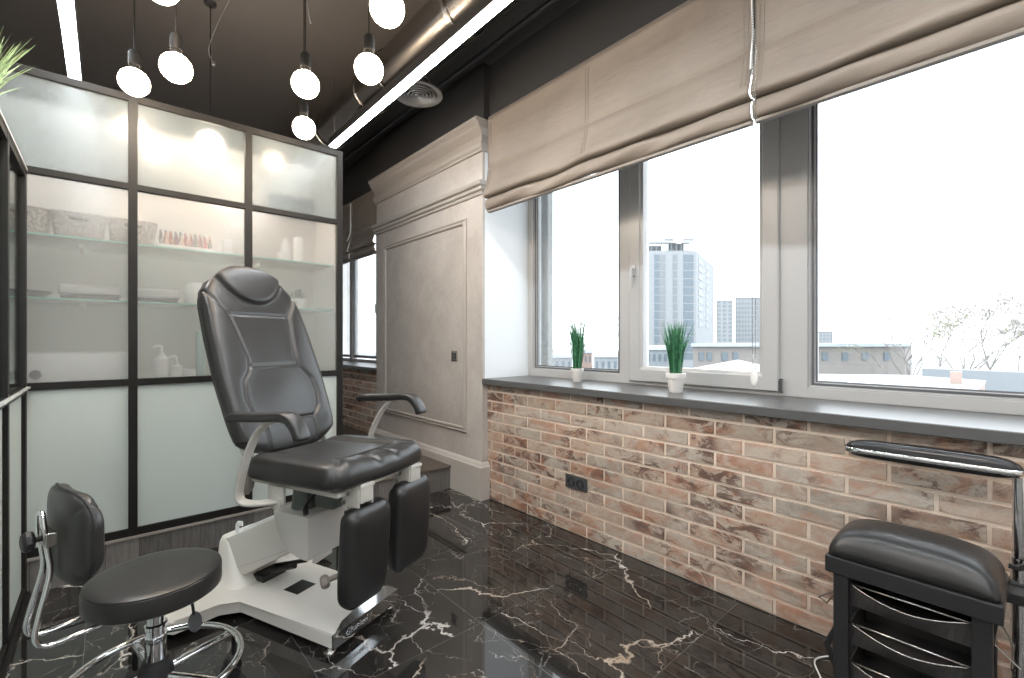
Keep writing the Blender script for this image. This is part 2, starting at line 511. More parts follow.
struct('trim_4', moulding([(0, 2.64), (.012, 2.64), (.012, 2.655), (.022, 2.668), (.028, 2.69), (.028, 2.703), (.016, 2.712), (.016, 2.735), (0, 2.735)], PY0, PY1), mould_m)
struct('trim_5', moulding([(0, 2.315), (.010, 2.315), (.012, 2.335), (.024, 2.345), (.026, 2.366), (.040, 2.376), (.044, 2.396), (.044, 2.405), (0, 2.412)], PY0, PY1), mould_m)
base_m = mat('greige skirting paint', (.46, .425, .39), .4)
struct('baseboard_right', moulding([(0, 0), (.028, 0), (.028, .245), (.022, .252), (.016, .268), (.008, .278), (0, .280)], PY0, PY1), base_m)
# rectangular picture-frame moulding
bm = bmesh.new()
fy0, fy1, fz0, fz1 = 2.965, 4.40, .475, 2.17
prof = [(0, 0), (0, .012), (.008, .017), (.016, .010), (.024, .010), (.032, .020), (.042, .016), (.046, 0)]
rings = []
for off, h in prof:
    rings.append([bm.verts.new((PX-h, y, z)) for y, z in ((fy0+off, fz0+off), (fy1-off, fz0+off), (fy1-off, fz1-off), (fy0+off, fz1-off))])
for A, C in zip(rings, rings[1:]):
    for k in range(4): bm.faces.new((A[k], A[(k+1) % 4], C[(k+1) % 4], C[k]))
struct('trim_6', bm, mould_m)
# inner field of that frame: smoother, glossier plaster
field = mat('polished plaster', (.47, .44, .41), .16)
v = coords(field)
base(field, mix(field, 1., ramp(field, noise(field, v, 3.0, 6, .62, .6), [(.3, (.385, .355, .325)), (.7, (.47, .435, .40))]),
     ramp(field, noise(field, v, 34, 5, .7), [(.3, (.92, .92, .92)), (.7, (1.05, 1.04, 1.03))]), 'MULTIPLY'))
struct('trim_7', B(PX-.004, PX+.002, fy0+.04, fy1-.04, fz0+.04, fz1-.04), field)

# sills
struct('trim_8', B(2.135, XG+.02, Y0, 2.77, .872, ZS, bev=.004), sill_m)
struct('trim_9', B(2.135, XG+.02, 4.592, 7.1, .872, ZS, bev=.004), sill_m)

# windows: outer frame, sashes, panes
def pane_frame(bm, y0, y1, z0, z1, w_, x0, x1, bev=.006):
    """rectangular frame, mitred look: profile swept around"""
    pr = [(0, x1), (0, x0+bev), (bev, x0), (w_-.022, x0), (w_-.016, x0+.010), (w_, x0+.016), (w_, x1)]
    R = []
    for off, x in pr:
        R.append([bm.verts.new((x, y, z)) for y, z in ((y0+off, z0+off), (y1-off, z0+off), (y1-off, z1-off), (y0+off, z1-off))])
    for A, C in zip(R, R[1:]+R[:1]):
        for k in range(4): bm.faces.new((A[k], A[(k+1) % 4], C[(k+1) % 4], C[k]))
def window(idx, y0, y1, splits, sashes):
    """splits: list of (ya, yb) fields; sashes: which fields open"""
    root = bpy.data.objects.new('window_%d' % idx, None); COL.objects.link(root); root['kind'] = 'structure'
    z0, z1 = ZS, ZT
    bm = bmesh.new()
    box(bm, XG, XG+.075, y0, y1, z0, z0+(.035 if idx == 2 else .054), bev=.003); box(bm, XG, XG+.075, y0, y1, z1-.05, z1, bev=.003)
    ys = [y0]+[q for s in splits for q in s]+[y1]
    for a, b_ in zip(ys[0::2], ys[1::2]):
        box(bm, XG-.001, XG+.075, a, b_, z0+.001, z1-.001, bev=.004)
    link('window_frame', bm, pvc, root)
    for i, (a, b_) in enumerate(splits):
        op = i in sashes
        bm = bmesh.new()
        if op:
            pane_frame(bm, a-.012, b_+.012, z0+.022, z1-.03, .098, XG-.022, XG+.06)
            gw = .086
        else:
            pane_frame(bm, a-.002, b_+.002, z0+.050, z1-.045, .030, XG+.004, XG+.07)
            gw = .028
        s = link('sash' if op else 'glazing_bead', bm, pvc, root)
        gz0 = z0+.022+gw if op else z0+.05+gw; gz1 = z1-.03-gw if op else z1-.045-gw
        ga, gb = (a-.012+gw, b_+.012-gw) if op else (a-.002+gw, b_+.002-gw)
        link('pane', B(XG+.030, XG+.036, ga, gb, gz0, gz1), glass, root)
        bm = bmesh.new()
        pane_frame(bm, ga-.002, gb+.002, gz0-.002, gz1+.002, .012, XG+.012, XG+.03, .001)
        link('gasket', bm, gasket, root)
        if op:
            h = bmesh.new()
            yy = b_-.030; zz = 1.66
            box(h, XG-.034, XG-.022, yy-.014, yy+.014, zz-.036, zz+.036, bev=.004)
            tube(h, [(XG-.03, yy, zz+.012), (XG-.055, yy, zz+.012), (XG-.063, yy, zz-.004), (XG-.063, yy, zz-.05), (XG-.058, yy, zz-.115)],
                 [.009, .009, .010, .010, .007], 12)
            link('handle', h, pvc, root, smooth=True, angle=40)
            h = bmesh.new()
            for zz in (ZS+.055, 2.6):
                rod(h, (XG-.022, a-.020, zz-.026), (XG-.022, a-.020, zz+.026), .008, 12)
                box(h, XG-.03, XG-.012, a-.030, a-.016, zz-.036, zz-.028, bev=.001); box(h, XG-.03, XG-.012, a-.030, a-.016, zz+.028, zz+.036, bev=.001)
            link('hinge', h, dark_grey, root, smooth=True, angle=40)
    return root
window(1, WIN1[0], WIN1[1], [(-2.0, -.85), (-.75, .745), (.882, 1.763), (1.860, 2.715)], (2,))
window(2, WIN2[0], WIN2[1], [(4.68, 5.55), (5.64, 6.4), (6.5, 7.04)], (0,))

# ================================================================== PLATFORM AND PARTITION
PYF = 3.14; PZ = .17
struct('floor_platform', B(X0, XW, PYF+.006, Y1, 0, PZ), wood)
struct('trim_10', B(1.22, XW-.03, PYF-.006, Y1-.01, PZ, PZ+.018, bev=.003), wood_top)
struct('trim_11', B(-1.3, 1.21, PYF-.004, PYF+.05, PZ-.012, PZ+.002), ledge_m)

part = thing('glass_partition', 'tall black framed partition of frosted glass panes behind the treatment chair', 'partition', (0, PYF, PZ))
Xm = [-.98, -.437, .105, .647, 1.20]; fw = .038
def PB(name, x0, x1, y0, y1, z0, z1, m, parent, bev=.0015):
    return link(name, B(x0, x1, y0-PYF, y1-PYF, z0-PZ, z1-PZ, bev=bev) if bev else B(x0, x1, y0-PYF, y1-PYF, z0-PZ, z1-PZ), m, parent)
for x in Xm: PB('post', x-fw/2, x+fw/2, PYF, PYF+.04, PZ+.002, 2.50, frame_black, part)
for a, b_ in zip(Xm, Xm[1:]):
    for z0, z1 in ((PZ+.002, .212), (.965, 1.0), (1.998, 2.03), (2.462, 2.5)):
        PB('rail', a+fw/2-.0005, b_-fw/2+.0005, PYF+.001, PYF+.039, z0, z1, frame_black, part)
    for z0, z1, m in ((.212, .965, frost_low), (1.0, 1.998, frost_mid), (2.03, 2.462, frost_top)):
        PB('glass_pane', a+fw/2, b_-fw/2, PYF+.016, PYF+.022, z0, z1, m, part, bev=0)
# back and ends of the storage niche behind the glass
struct('wall_niche', B(-1.4, 1.20, 3.60, 3.66, PZ, 2.50), cab_wall)
struct('wall_niche_end', B(1.178, 1.205, PYF+.045, 3.60, PZ, 2.50), cab_wall)
struct('wall_niche_side', B(-1.4, -1.35, PYF+.045, 3.60, PZ, 2.50), cab_wall)

def glass_shelf(z, label):
    t = thing('glass_shelf', label, 'shelf', (0, 3.37, z), group='glass shelves behind the partition')
    link('shelf_plate', B(-1.34, 1.17, -.19, .228, -.008, 0), shelf_glass, t)
    link('shelf_edge', B(-1.34, 1.17, -.192, -.1895, -.008, 0), green_edge, t)
    for x in (-.95, -.1, .75):
        link('bracket', B(x-.008, x+.008, .0, .2285, -.028, -.0085, bev=.002), paper, t)
    return t
glass_shelf(1.722, 'upper glass shelf behind the frosted panes, holding the grey baskets')
glass_shelf(1.413, 'middle glass shelf behind the frosted panes, below the baskets')

# baskets
def basket(x, label):
    t = thing('storage_basket', label, 'basket', (x, 3.29, 1.7225), group='grey baskets on the upper glass shelf')
    m = basket_m
    bm = bmesh.new()
    w0, w1, d0, d1, h = .092, .1005, .080, .090, .128
    P = []
    for (a, b_, z) in ((w0, d0, 0), (w1, d1, h), (w1+.006, d1+.006, h), (w1+.006, d1+.006, h-.01), (w1-.004, d1-.004, h+.001), (w0-.005, d0-.005, .005)):
        ring = []
        for k in range(32):
            th = 2*PI*k/32; c_, s_ = math.cos(th), math.sin(th)
            c_ = math.copysign(abs(c_)**.35, c_); s_ = math.copysign(abs(s_)**.35, s_)
            ring.append(bm.verts.new((a*c_, b_*s_, z)))
        P.append(ring)
    for A, C in ((P[0], P[3]), (P[3], P[2]), (P[2], P[4]), (P[4], P[5])):
        for k in range(32): bm.faces.new((A[k], A[(k+1) % 32], C[(k+1) % 32], C[k]))
    bm.faces.new(P[0]); bm.faces.new(P[5])
    link('basket_body', bm, m, t, smooth=True, angle=50)
    link('handle_slot', B(-.036, .036, -.0975, -.088, .088, .104, bev=.003), dark_grey, t)
    return t
basket_m = mat('woven grey plastic', (.36, .35, .33), .6)
N, L, P = nodes(basket_m)
wv = N.new('ShaderNodeTexVoronoi'); wv.inputs['Scale'].default_value = 75; L.new(coords(basket_m), wv.inputs['Vector'])
base(basket_m, ramp(basket_m, wv.outputs['Distance'], [(.25, (.42, .40, .38)), (.5, (.24, .235, .225))]))
basket(-.745, 'leftmost grey woven basket on the upper glass shelf, beyond the side glass')
basket(-.53, 'grey woven basket on the upper glass shelf, second from the far left')
basket(-.318, 'grey woven basket on the upper glass shelf, behind the black corner post')
basket(-.105, 'middle one of the grey woven baskets, whole between the corner post and first mullion')
basket(.108, 'grey woven basket on the upper glass shelf, cut by the first inner mullion')

# nail colour samples in a clear rack
t = thing('polish_rack', 'clear rack of coloured nail polish bottles on the upper glass shelf', 'rack', (.345, 3.25, 1.7225))
bm = bmesh.new(); box(bm, -.13, .13, -.045, .045, 0, .02, bev=.002); box(bm, -.13, .13, .0, .045, .02, .045, bev=.002)
link('rack_body', bm, mat('clear plastic', (.75, .75, .73), .2), t)
cols = [(.25, .05, .06), (.05, .05, .06), (.45, .28, .12), (.30, .10, .07), (.55, .35, .25), (.15, .13, .14), (.6, .42, .3), (.62, .15, .08), (.45, .10, .12), (.65, .3, .12), (.35, .2, .16), (.55, .22, .2)]
for r_ in range(2):
    for k in range(11):
        c = random.choice(cols)
        o = tag(link('polish_bottle', L_([(0, 0), (.009, 0), (.010, .004), (.010, .026), (.005, .032), (.0065, .034), (.0055, .062), (0, .063)], 12), mat('polish', c, .25), smooth=True, angle=40),
                'small nail polish bottle standing in the clear rack on the upper glass shelf', 'bottle', 'nail polish bottles in the clear rack')
        o.location = (.345-.115+k*.023, 3.25-.022+r_*.045, 1.7225+.0205+r_*.0245)
def simple(name, bm, m, loc, label, cat, group=None, smooth=False, rz=0, **k):
    o = link(name, bm, m, smooth=smooth, angle=40 if smooth else None); o.location = loc; o.rotation_euler[2] = rz
    return tag(o, label, cat, group, **k)
simple('white_box', B(-.024, .024, -.02, .02, 0, .085, bev=.003), paper, (.545, 3.22, 1.7225), 'small white upright box on the upper glass shelf, right of the polish rack', 'box')
simple('cream_jar', L_([(0, 0), (.034, 0), (.037, .004), (.037, .03), (.039, .03), (.039, .05), (.036, .053), (0, .053)], 32), paper, (.87, 3.24, 1.7225), 'squat white cream jar on the upper glass shelf at the right', 'jar', smooth=True)
simple('squeeze_tube', L_([(0, 0), (.026, 0), (.028, .03), (.03, .05), (.03, .17), (.02, .185), (0, .187)], 32), paper, (.985, 3.33, 1.7225), 'tall white bottle on the upper glass shelf beside the cream jar', 'bottle', smooth=True)
simple('squeeze_tube', L_([(0, 0), (.024, 0), (.026, .03), (.026, .14), (.012, .155), (.012, .18), (0, .181)], 32), paper, (.925, 3.40, 1.7225), 'white flip-top bottle on the upper glass shelf behind the cream jar', 'bottle', smooth=True)
# middle shelf
lid_m = mat('grey white lidded tray', (.55, .57, .58), .45)
simple('dish', L_([(0, 0), (.10, 0), (.14, .03), (.145, .034), (.138, .034), (.098, .006), (0, .005)], 40), dark_grey, (-.345, 3.32, 1.4135), 'dark grey shallow dish on the middle glass shelf at the left', 'dish', smooth=True)
def tray(x, wd, h, label):
    t = thing('sterile_tray', label, 'box', (x, 3.30, 1.4135), group='boxes on the middle glass shelf')
    link('tray_base', B(-wd/2+.01, wd/2-.01, -.085, .085, 0, .022, bev=.008), dark_grey, t)
    link('tray_lid', B(-wd/2, wd/2, -.095, .095, .0222, h, bev=.014, seg=4), lid_m, t, smooth=True, angle=60)
tray(-.06, .245, .075, 'grey white tray box on the middle glass shelf, left of the first inner mullion')
tray(.203, .225, .075, 'grey white tray box on the middle glass shelf, just right of the first inner mullion')
simple('cotton_jar', L_([(0, 0), (.06, 0), (.063, .005), (.063, .1), (.05, .125), (.02, .135), (0, .136)], 32), paper, (.41, 3.33, 1.4135), 'round white jar on the middle glass shelf beside the chair back', 'jar', smooth=True)
# small plant on the middle shelf at right
t = thing('potted_plant', 'small dark green plant in a pale pot on the middle glass shelf', 'plant', (.98, 3.34, 1.4135))
link('pot', L_([(0, 0), (.045, 0), (.06, .07), (.062, .075), (.055, .075), (.05, .06), (0, .06)], 28), paper, t, smooth=True, angle=40)
bm = bmesh.new()
for k in range(60):
    a = random.uniform(0, 2*PI); l = random.uniform(.03, .07); e = random.uniform(.2, 1.4)
    d = Vector((math.cos(a)*math.cos(e), math.sin(a)*math.cos(e), math.sin(e)))
    p = Vector((0, 0, .06))+d*l; s_ = d.cross(Vector((0, 0, 1))).normalized()*.012
    vs = [bm.verts.new(q) for q in (p-s_, p-d*.02, p+s_, p+d*.025)]; bm.faces.new(vs)
link('leaves', bm, mat('dark leaf', (.03, .10, .045), .5), t)
# low counter inside the niche carrying the big box and bottles
struct('trim_12', B(-1.345, 1.175, 3.20, 3.598, .95, .985), cab_wall)
t = thing('steriliser', 'long white appliance box with black knob on the niche counter', 'appliance', (-.11, 3.33, .9855))
link('housing', B(-.20, .22, -.11, .14, 0, .155, bev=.012, seg=3), paper, t, smooth=True, angle=50)
bm = bmesh.new(); lathe(bm, [(0, 0), (.022, 0), (.02, .02), (0, .021)], 24, M=frame_to((-.15, -.11, .05), (0, -1, 0)))
link('knob', bm, rubber, t, smooth=True, angle=40)
def pump(x, y, label, h=.14, r=.032):
    t = thing('pump_bottle', label, 'bottle', (x, y, .9855), group='bottles on the niche counter')
    link('bottle_body', L_([(0, 0), (r, 0), (r, h*.75), (r*.4, h*.9), (r*.4, h), (0, h)], 28), paper, t, smooth=True, angle=40)
    bm = bmesh.new(); rod(bm, (0, 0, h), (0, 0, h+.035), .005); tube(bm, smooth_path([(0, 0, h+.033), (-.02, 0, h+.038), (-.04, 0, h+.028)], 4), .006, 8)
    link('pump_head', bm, paper, t, smooth=True)
pump(.235, 3.27, 'leftmost white pump bottle behind the glass left of the chair back', .15, .036)
pump(.30, 3.24, 'short white pump bottle beside the tallest pump bottle', .09, .028)
simple('glass_cylinder', L_([(0, 0), (.022, 0), (.024, .004), (.024, .27), (.02, .272), (0, .272)], 24), mat('pale green plastic', (.45, .6, .56), .3), (.415, 3.25, .9855), 'tall pale green bottle on the niche counter beside the chair back', 'bottle', smooth=True)
simple('cream_jar', L_([(0, 0), (.045, 0), (.048, .004), (.048, .045), (.046, .05), (0, .051)], 32), paper, (.352, 3.27, .9855), 'low white jar on the niche counter between two bottles', 'jar', smooth=True)
simple('wall_unit', B(-.15, .15, -.04, .04, 0, .12, bev=.01), dark_grey, (1.0, 3.555, 2.12), 'dark grey box behind the upper right frosted pane', 'box')

# side screen running towards the camera from the partition's left bay
scr = thing('side_screen', 'black framed glass side screen at the left edge, lower than the partition', 'screen', (-.30, PYF, 0))
def SB(name, x0, x1, y0, y1, z0, z1, m, bev=.0015):
    return link(name, B(x0+.30, x1+.30, y0-PYF, y1-PYF, z0, z1, bev=bev) if bev else B(x0+.30, x1+.30, y0-PYF, y1-PYF, z0, z1), m, scr)
Ys = [3.117, 2.60, 2.08, 1.56, 1.04]
for y in Ys: SB('post', -.317, -.281, y-.02, y+.02, .02, 2.0, frame_black)
for a, b_ in zip(Ys[1:], Ys):
    for z0, z1 in ((.02, .05), (.955, .985), (1.965, 2.0)):
        SB('rail', -.316, -.282, a+.0195, b_-.0195, z0, z1, frame_black)
    SB('glass_pane', -.302, -.296, a+.02, b_-.02, .985, 1.965, screen_glass, 0)
    SB('glass_pane', -.302, -.296, a+.02, b_-.02, .05, .955, frost_low, 0)
SB('floor_track', -.33, -.268, .92, 3.135, 0, .02, frame_black)
SB('cap_strip', -.322, -.278, .92, 3.135, 2.0, 2.012, mat('pale metal strip', (.55, .56, .55), .25))
SB('ledge_strip', -.2815, -.268, .92, 3.135, .975, .985, mat('pale metal ledge', (.6, .62, .61), .2))
SB('top_shelf', -.80, -.323, .92, 3.13, 2.0, 2.01, shelf_glass)
for y in (1.0, 3.05): SB('shelf_post', -.80, -.77, y, y+.03, 0, 1.9995, frame_black)

# ================================================================== CEILING
def linear_lamp(x, y0, y1, label, z=2.75):
    t = thing('linear_lamp', label, 'lamp', (x, (y0+y1)/2, z), group='linear lamps hung below the ceiling')
    h = (y1-y0)/2
    link('lamp_housing', B(-.032, .032, -h, h, .004, .06, bev=.003), rubber, t)
    link('lamp_diffuser', B(-.027, .027, -h+.003, h-.003, -.004, .0035), tube_m, t)
    for y in (-h+.03, -h*.33, h*.33, h-.03):
        bm = bmesh.new(); rod(bm, (0, y, .06), (0, y, ZC-z), .0022, 6)
        for k in range(14): lathe(bm, [(0, -.006), (.004, 0), (0, .006)], 6, (0, y)) if False else None
        link('hanging_wire', bm, steel, t)
linear_lamp(1.355, -2.3, 3.70, 'long linear lamp beside the metal air duct')
linear_lamp(-1.55, -2.3, 2.6, 'added linear lamp, out of view at the far left, brightening the room')  # extra lamp out of view, added to brighten the interior
linear_lamp(-.14, -2.3, 3.74, 'long linear lamp at the upper left above the frosted partition')

def pendant(x, y, z, label, r=.062, m=bulb_m):
    t = thing('pendant_lamp', label, 'lamp', (x, y, z), group='globe pendant lamps')
    bm = bmesh.new(); bmesh.ops.create_uvsphere(bm, u_segments=32, v_segments=20, radius=r)
    link('globe', bm, m, t, smooth=True)
    link('neck', L_([(.012, r*.97), (.021, r*.99), (.019, r+.012), (.02, r+.02), (.0, r+.021)], 24), socket_m, t, smooth=True, angle=40)
    link('socket', L_([(0, r+.018), (.024, r+.018), (.024, r+.075), (.017, r+.088), (.006, r+.092), (0, r+.093)], 24), socket_m, t, smooth=True, angle=40)
    bm = bmesh.new(); rod(bm, (0, 0, r+.09), (0, 0, ZC-z), .0028, 8)
    link('cable', bm, socket_m, t)
    link('canopy', L_([(0, ZC-z-.02), (.03, ZC-z-.018), (.034, ZC-z-.001), (0, ZC-z-.001)], 20), rubber, t, smooth=True, angle=40)
    return t
pendant(.10, 2.85, 2.44, 'leftmost globe pendant, just touching the partition top rail')
pendant(.233, 2.528, 2.417, 'second globe pendant from the left, large and bare above the partition')
pendant(.719, 2.32, 2.436, 'upper one of the two globe pendants in line above the second mullion')
pendant(.87, 2.833, 2.45, 'lowest and smallest globe pendant above the right part of the partition')
pendant(.879, 1.963, 2.414, 'globe pendant hanging directly left of the air duct')
pendant(.774, 1.572, 2.424, 'globe pendant cut near the top edge of the picture, left of the duct')
pendant(.165, 2.32, 2.625, 'globe pendant of which only the lower rim shows at the top edge')
pendant(.484, 3.38, 2.43, 'globe pendant glowing blurred through the upper frosted pane')
# unseen pendants added around the camera to fill the room with light
for i, (x, y) in enumerate(((.2, .2), (.9, -.6), (-.9, .6))):
    pendant(x, y, 2.5, 'added globe pendant, out of view, brightening the middle of the room')
# loose cables
bm = bmesh.new(); tube(bm, smooth_path([(.66, 2.18, ZC), (.65, 2.18, 2.95), (.69, 2.19, 2.72), (.705, 2.20, 2.66)], 8), .003, 6)
tag(link('loose_cable', bm, dark_grey, smooth=True), 'loose cable end hanging beside the paired globe pendants', 'cable')
bm = bmesh.new()
tube(bm, smooth_path([(.500, 3.38, 2.93), (.465, 3.30, 2.98), (.52, 3.10, 3.14), (.60, 2.95, ZC)], 8), .003, 6)
lathe(bm, [(0, 2.91), (.012, 2.915), (.012, 2.94), (0, 2.945)], 10, (.500, 3.38))
tag(link('loose_cable', bm, dark_grey, smooth=True), 'cable draped to a hook above the middle frosted bay', 'cable')

# air duct
DX, DZ, DR = 1.525, 3.10, .145
duct = thing('air_duct', 'round metal ventilation duct running under the dark ceiling', 'duct', (DX, 2.5, DZ))
bm = bmesh.new()
prof = []
y = Y0+.0
Yd = [Y0, 7.3]
def ductprof():
    out = []; y = Y0
    while y < 7.3:
        out += [(DR, y), (DR, y+1.14), (DR+.008, y+1.15), (DR+.008, y+1.19), (DR, y+1.20)]
        y += 1.2
    return out
vs = lathe(bm, [(0, Y0-2.5)]+[(r, yy-2.5) for r, yy in ductprof()]+[(0, 7.3-2.5)], 40)
for v_ in vs: v_.co = Vector((v_.co.x, v_.co.z, v_.co.y))
link('duct_body', bm, duct_m, duct, smooth=True, angle=30)
for yy in (.9, 1.75, 2.15, 3.0, 4.2, 5.4):
    bm = bmesh.new()
    tube(bm, [(math.cos(a*PI/20)*(DR+.011), yy-2.5, math.sin(a*PI/20)*(DR+.011)) for a in range(40)], 1, 8, closed=True, flat=(.004, .012), up=(1, 0, 0))
    link('duct_clamp', bm, steel if yy > 2 else rubber, duct, smooth=True, angle=40)
    bm = bmesh.new(); rod(bm, (0, yy-2.5, DR+.01), (0, yy-2.5, ZC-DZ), .003, 6); link('duct_hanger', bm, steel, duct)
# branch elbow to the diffuser
bm = bmesh.new(); tube(bm, smooth_path([(.03, .29, -.04), (.06, .29, -.10), (.075, .29, -.14), (.075, .29, -.165)], 6), .085, 28)
link('branch_duct', bm, rubber, duct, smooth=True, angle=60)
bm = bmesh.new(); tube(bm, [(.068+math.cos(a*PI/16)*.088, .29+math.sin(a*PI/16)*.088, -.128) for a in range(32)], .005, 8, closed=True); link('saddle_ring', bm, steel, duct, smooth=True)
# diffuser
dif = thing('ceiling_diffuser', 'round dark air diffuser with concentric rings below the duct', 'vent', (1.60, 2.79, 2.885))
grey_d = mat('grey painted metal', (.15, .145, .14), .4)
link('diffuser_rim', L_([(.10, .04), (.165, .008), (.168, 0), (.165, -.004), (.135, .004), (.128, .02), (.095, .04)], 48), grey_d, dif, smooth=True)
for k, r in enumerate((.118, .094, .070, .046, .022)):
    link('diffuser_ring', L_([(r, .002-.002*k), (r-.004, -.003-.002*k), (r-.016, .016-.002*k), (r-.012, .020-.002*k), (r, .002-.002*k)], 40), grey_d, dif, smooth=True, angle=30)
link('diffuser_core', L_([(0, -.012), (.005, -.010), (.006, .02), (0, .021)], 16), grey_d, dif, smooth=True)
link('diffuser_collar', L_([(.086, .03), (.086, .062), (.10, .058), (.10, .035)], 32), rubber, dif, smooth=True, angle=30)

# pipes beside the wall
def pipe(x, z, r, label):
    bm = bmesh.new(); rod(bm, (x, Y0, z), (x, 7.35, z), r, 12)
    tag(link('ceiling_pipe', bm, black, smooth=True, angle=40), label, 'pipe', 'black pipes under the ceiling')
pipe(1.93, 3.16, .022, 'black pipe under the ceiling nearest the window wall')
pipe(1.74, 3.12, .017, 'thin black pipe under the ceiling, between duct and window wall pipe')
sp = thing('sprinkler', 'black ball shaped ceiling fitting on a short arm near the pipes', 'sprinkler', (1.74, 1.72, 3.10))
bm = bmesh.new(); bmesh.ops.create_uvsphere(bm, u_segments=20, v_segments=12, radius=.032); 
for v_ in bm.verts: v_.co.z -= .05
link('sprinkler_head', bm, dark_grey, sp, smooth=True)
link('sprinkler_stem', L_([(0, -.03), (.010, -.03), (.010, .004), (0, .004)], 12), black, sp)

# ================================================================== BLINDS
def blind(y0, y1, label, seams=(), xb=2.105):
    t = thing('roman_blind', label, 'blind', (xb, (y0+y1)/2, 2.82), group='beige roman blinds')
    # profile (x offset towards the room is negative, z) from the top down
    pr = [(.0, 2.83), (-.012, 2.832), (-.014, 2.80), (-.010, 2.797), (-.010, 2.70), (-.012, 2.60), (-.012, 2.50), (-.010, 2.465), (-.004, 2.458), (-.013, 2.450),
          (-.020, 2.41), (-.030, 2.36), (-.048, 2.30), (-.062, 2.262), (-.060, 2.246), (-.040, 2.238), (-.012, 2.240),
          (-.014, 2.236), (-.036, 2.222), (-.044, 2.20), (-.040, 2.176), (-.034, 2.160), (-.024, 2.152), (.0, 2.152)]
    pr = [(a, b_) for a, b_ in pr]
    n = max(20, int((y1-y0)/.02)); bm = bmesh.new(); R = []
    ph = y0*3.1
    for i in range(n+1):
        y = y0+(y1-y0)*i/n
        q = min([abs(y-s) for s in seams] + [9])
        edge = min(y-y0, y1-y)
        ring = []
        for k, (a, z) in enumerate(pr):
            sag = 0
            if z < 2.44: 
                am = (2.45-z)/.30; ef = min(1, edge/.12+.1)
                sag = am*(.004*math.sin(y*4.3+ph)+.003*math.sin(y*9.7+ph*2+z*14)) + am*.010*math.exp(-(q/.08)**2)
                a2 = a + ef*am*(.010*math.sin(y*6.1+z*25+ph) + .007*math.sin(y*14+z*50)); sag *= ef
                if q < .2: a2 += (.010*am)*math.exp(-(q/.03)**2)
            else:
                a2 = a + .0035*math.sin(y*5+z*9)*(1 if z < 2.79 else 0)
                if q < .1: a2 += .003*math.exp(-(q/.006)**2)
            ring.append(bm.verts.new((a2, y-(y0+y1)/2, z+sag-2.82)))
        R.append(ring)
    for A, C in zip(R, R[1:]):
        for k in range(len(pr)-1): bm.faces.new((A[k], A[k+1], C[k+1], C[k]))
    o = link('blind_fabric', bm, fabric, t, smooth=True)
    md = o.modifiers.new('thick', 'SOLIDIFY'); md.thickness = .002; md.offset = 1
    yc = (y0+y1)/2
    link('bottom_bar', B(-.026, .002, y0-yc+.004, y1-yc-.004, 2.134-2.82, 2.150-2.82, bev=.003), hem_m, t)
    link('head_rail', B(-.008, .018, y0-yc+.002, y1-yc-.002, 2.80-2.82, 2.826-2.82), hem_m, t)
    tapes = [y0+.030, y1-.030]+list(seams)
    for s in tapes:
        for d in (-.009, .009):
            bm = bmesh.new(); 
            for k in range(34):
                z = 2.78-k*.0165
                xo = interp([2.30, 2.41, 2.458, 2.80], [-.052, -.024, -.0165, -.0145], z)
                if z > 2.24: box(bm, xo-.0015, xo+.002, s-yc+d-.0008, s-yc+d+.0008, z-2.82-.005, z-2.82+.005)
            link('stitching', bm, hem_m, t)
    return t
blind(.799, 2.635, 'wide beige roman blind over the left two windows, left of the bright gap', (1.714,))
blind(-1.0, .7935, 'beige roman blind at the upper right, over the big right window', (-.1,))
blind(4.606, 5.283, 'far beige roman blind beyond the panelled pier, right of its white gap', (), 2.168)
blind(5.297, 7.05, 'farthest beige roman blind strip, just visible beside the partition', (), 2.168)
# chain and weight hanging in the gap
t = thing('blind_chain', 'pair of white bead chains hanging from the gap between the blinds', 'chain', (2.024, .770, 2.80))
for dy in (-.006, .006):
    bm = bmesh.new()
    for k in range(160):
        z = -.02-k*.0108
        lathe(bm, [(0, z-.0042), (.0034, z), (0, z+.0042)], 6, (0, dy))
    rod(bm, (0, dy, 0), (0, dy, -1.755), .0008, 5)
    link('chain_strand', bm, steel, t)
bm = bmesh.new(); bmesh.ops.create_uvsphere(bm, u_segments=20, v_segments=14, radius=1)
for v_ in bm.verts: v_.co = Vector((v_.co.x*.007, v_.co.y*.015, v_.co.z*.034-1.755))
link('chain_weight', bm, cord_white, t, smooth=True)
bm = bmesh.new(); tube(bm, smooth_path([(2.07, .797, 2.81), (2.068, .797, 2.7), (2.072, .794, 2.52), (2.064, .798, 2.42), (2.060, .799, 2.36)], 8), .0035, 8)  # white strip painting the daylight that shows between the near blinds
tag(link('gap_light_line', bm, cord_white, smooth=True), 'white strip drawn as the line of light through the gap between the two near blinds', 'cord')
bm = bmesh.new(); tube(bm, smooth_path([(2.144, 5.290, 2.81), (2.144, 5.292, 2.6), (2.135, 5.286, 2.45), (2.10, 5.292, 2.36)], 8), .007, 8)  # white strip filling the far gap, painted as its bright line of daylight
tag(link('gap_light_line', bm, cord_white, smooth=True), 'white strip drawn as the bright gap between the far blinds, beside the partition', 'cord')

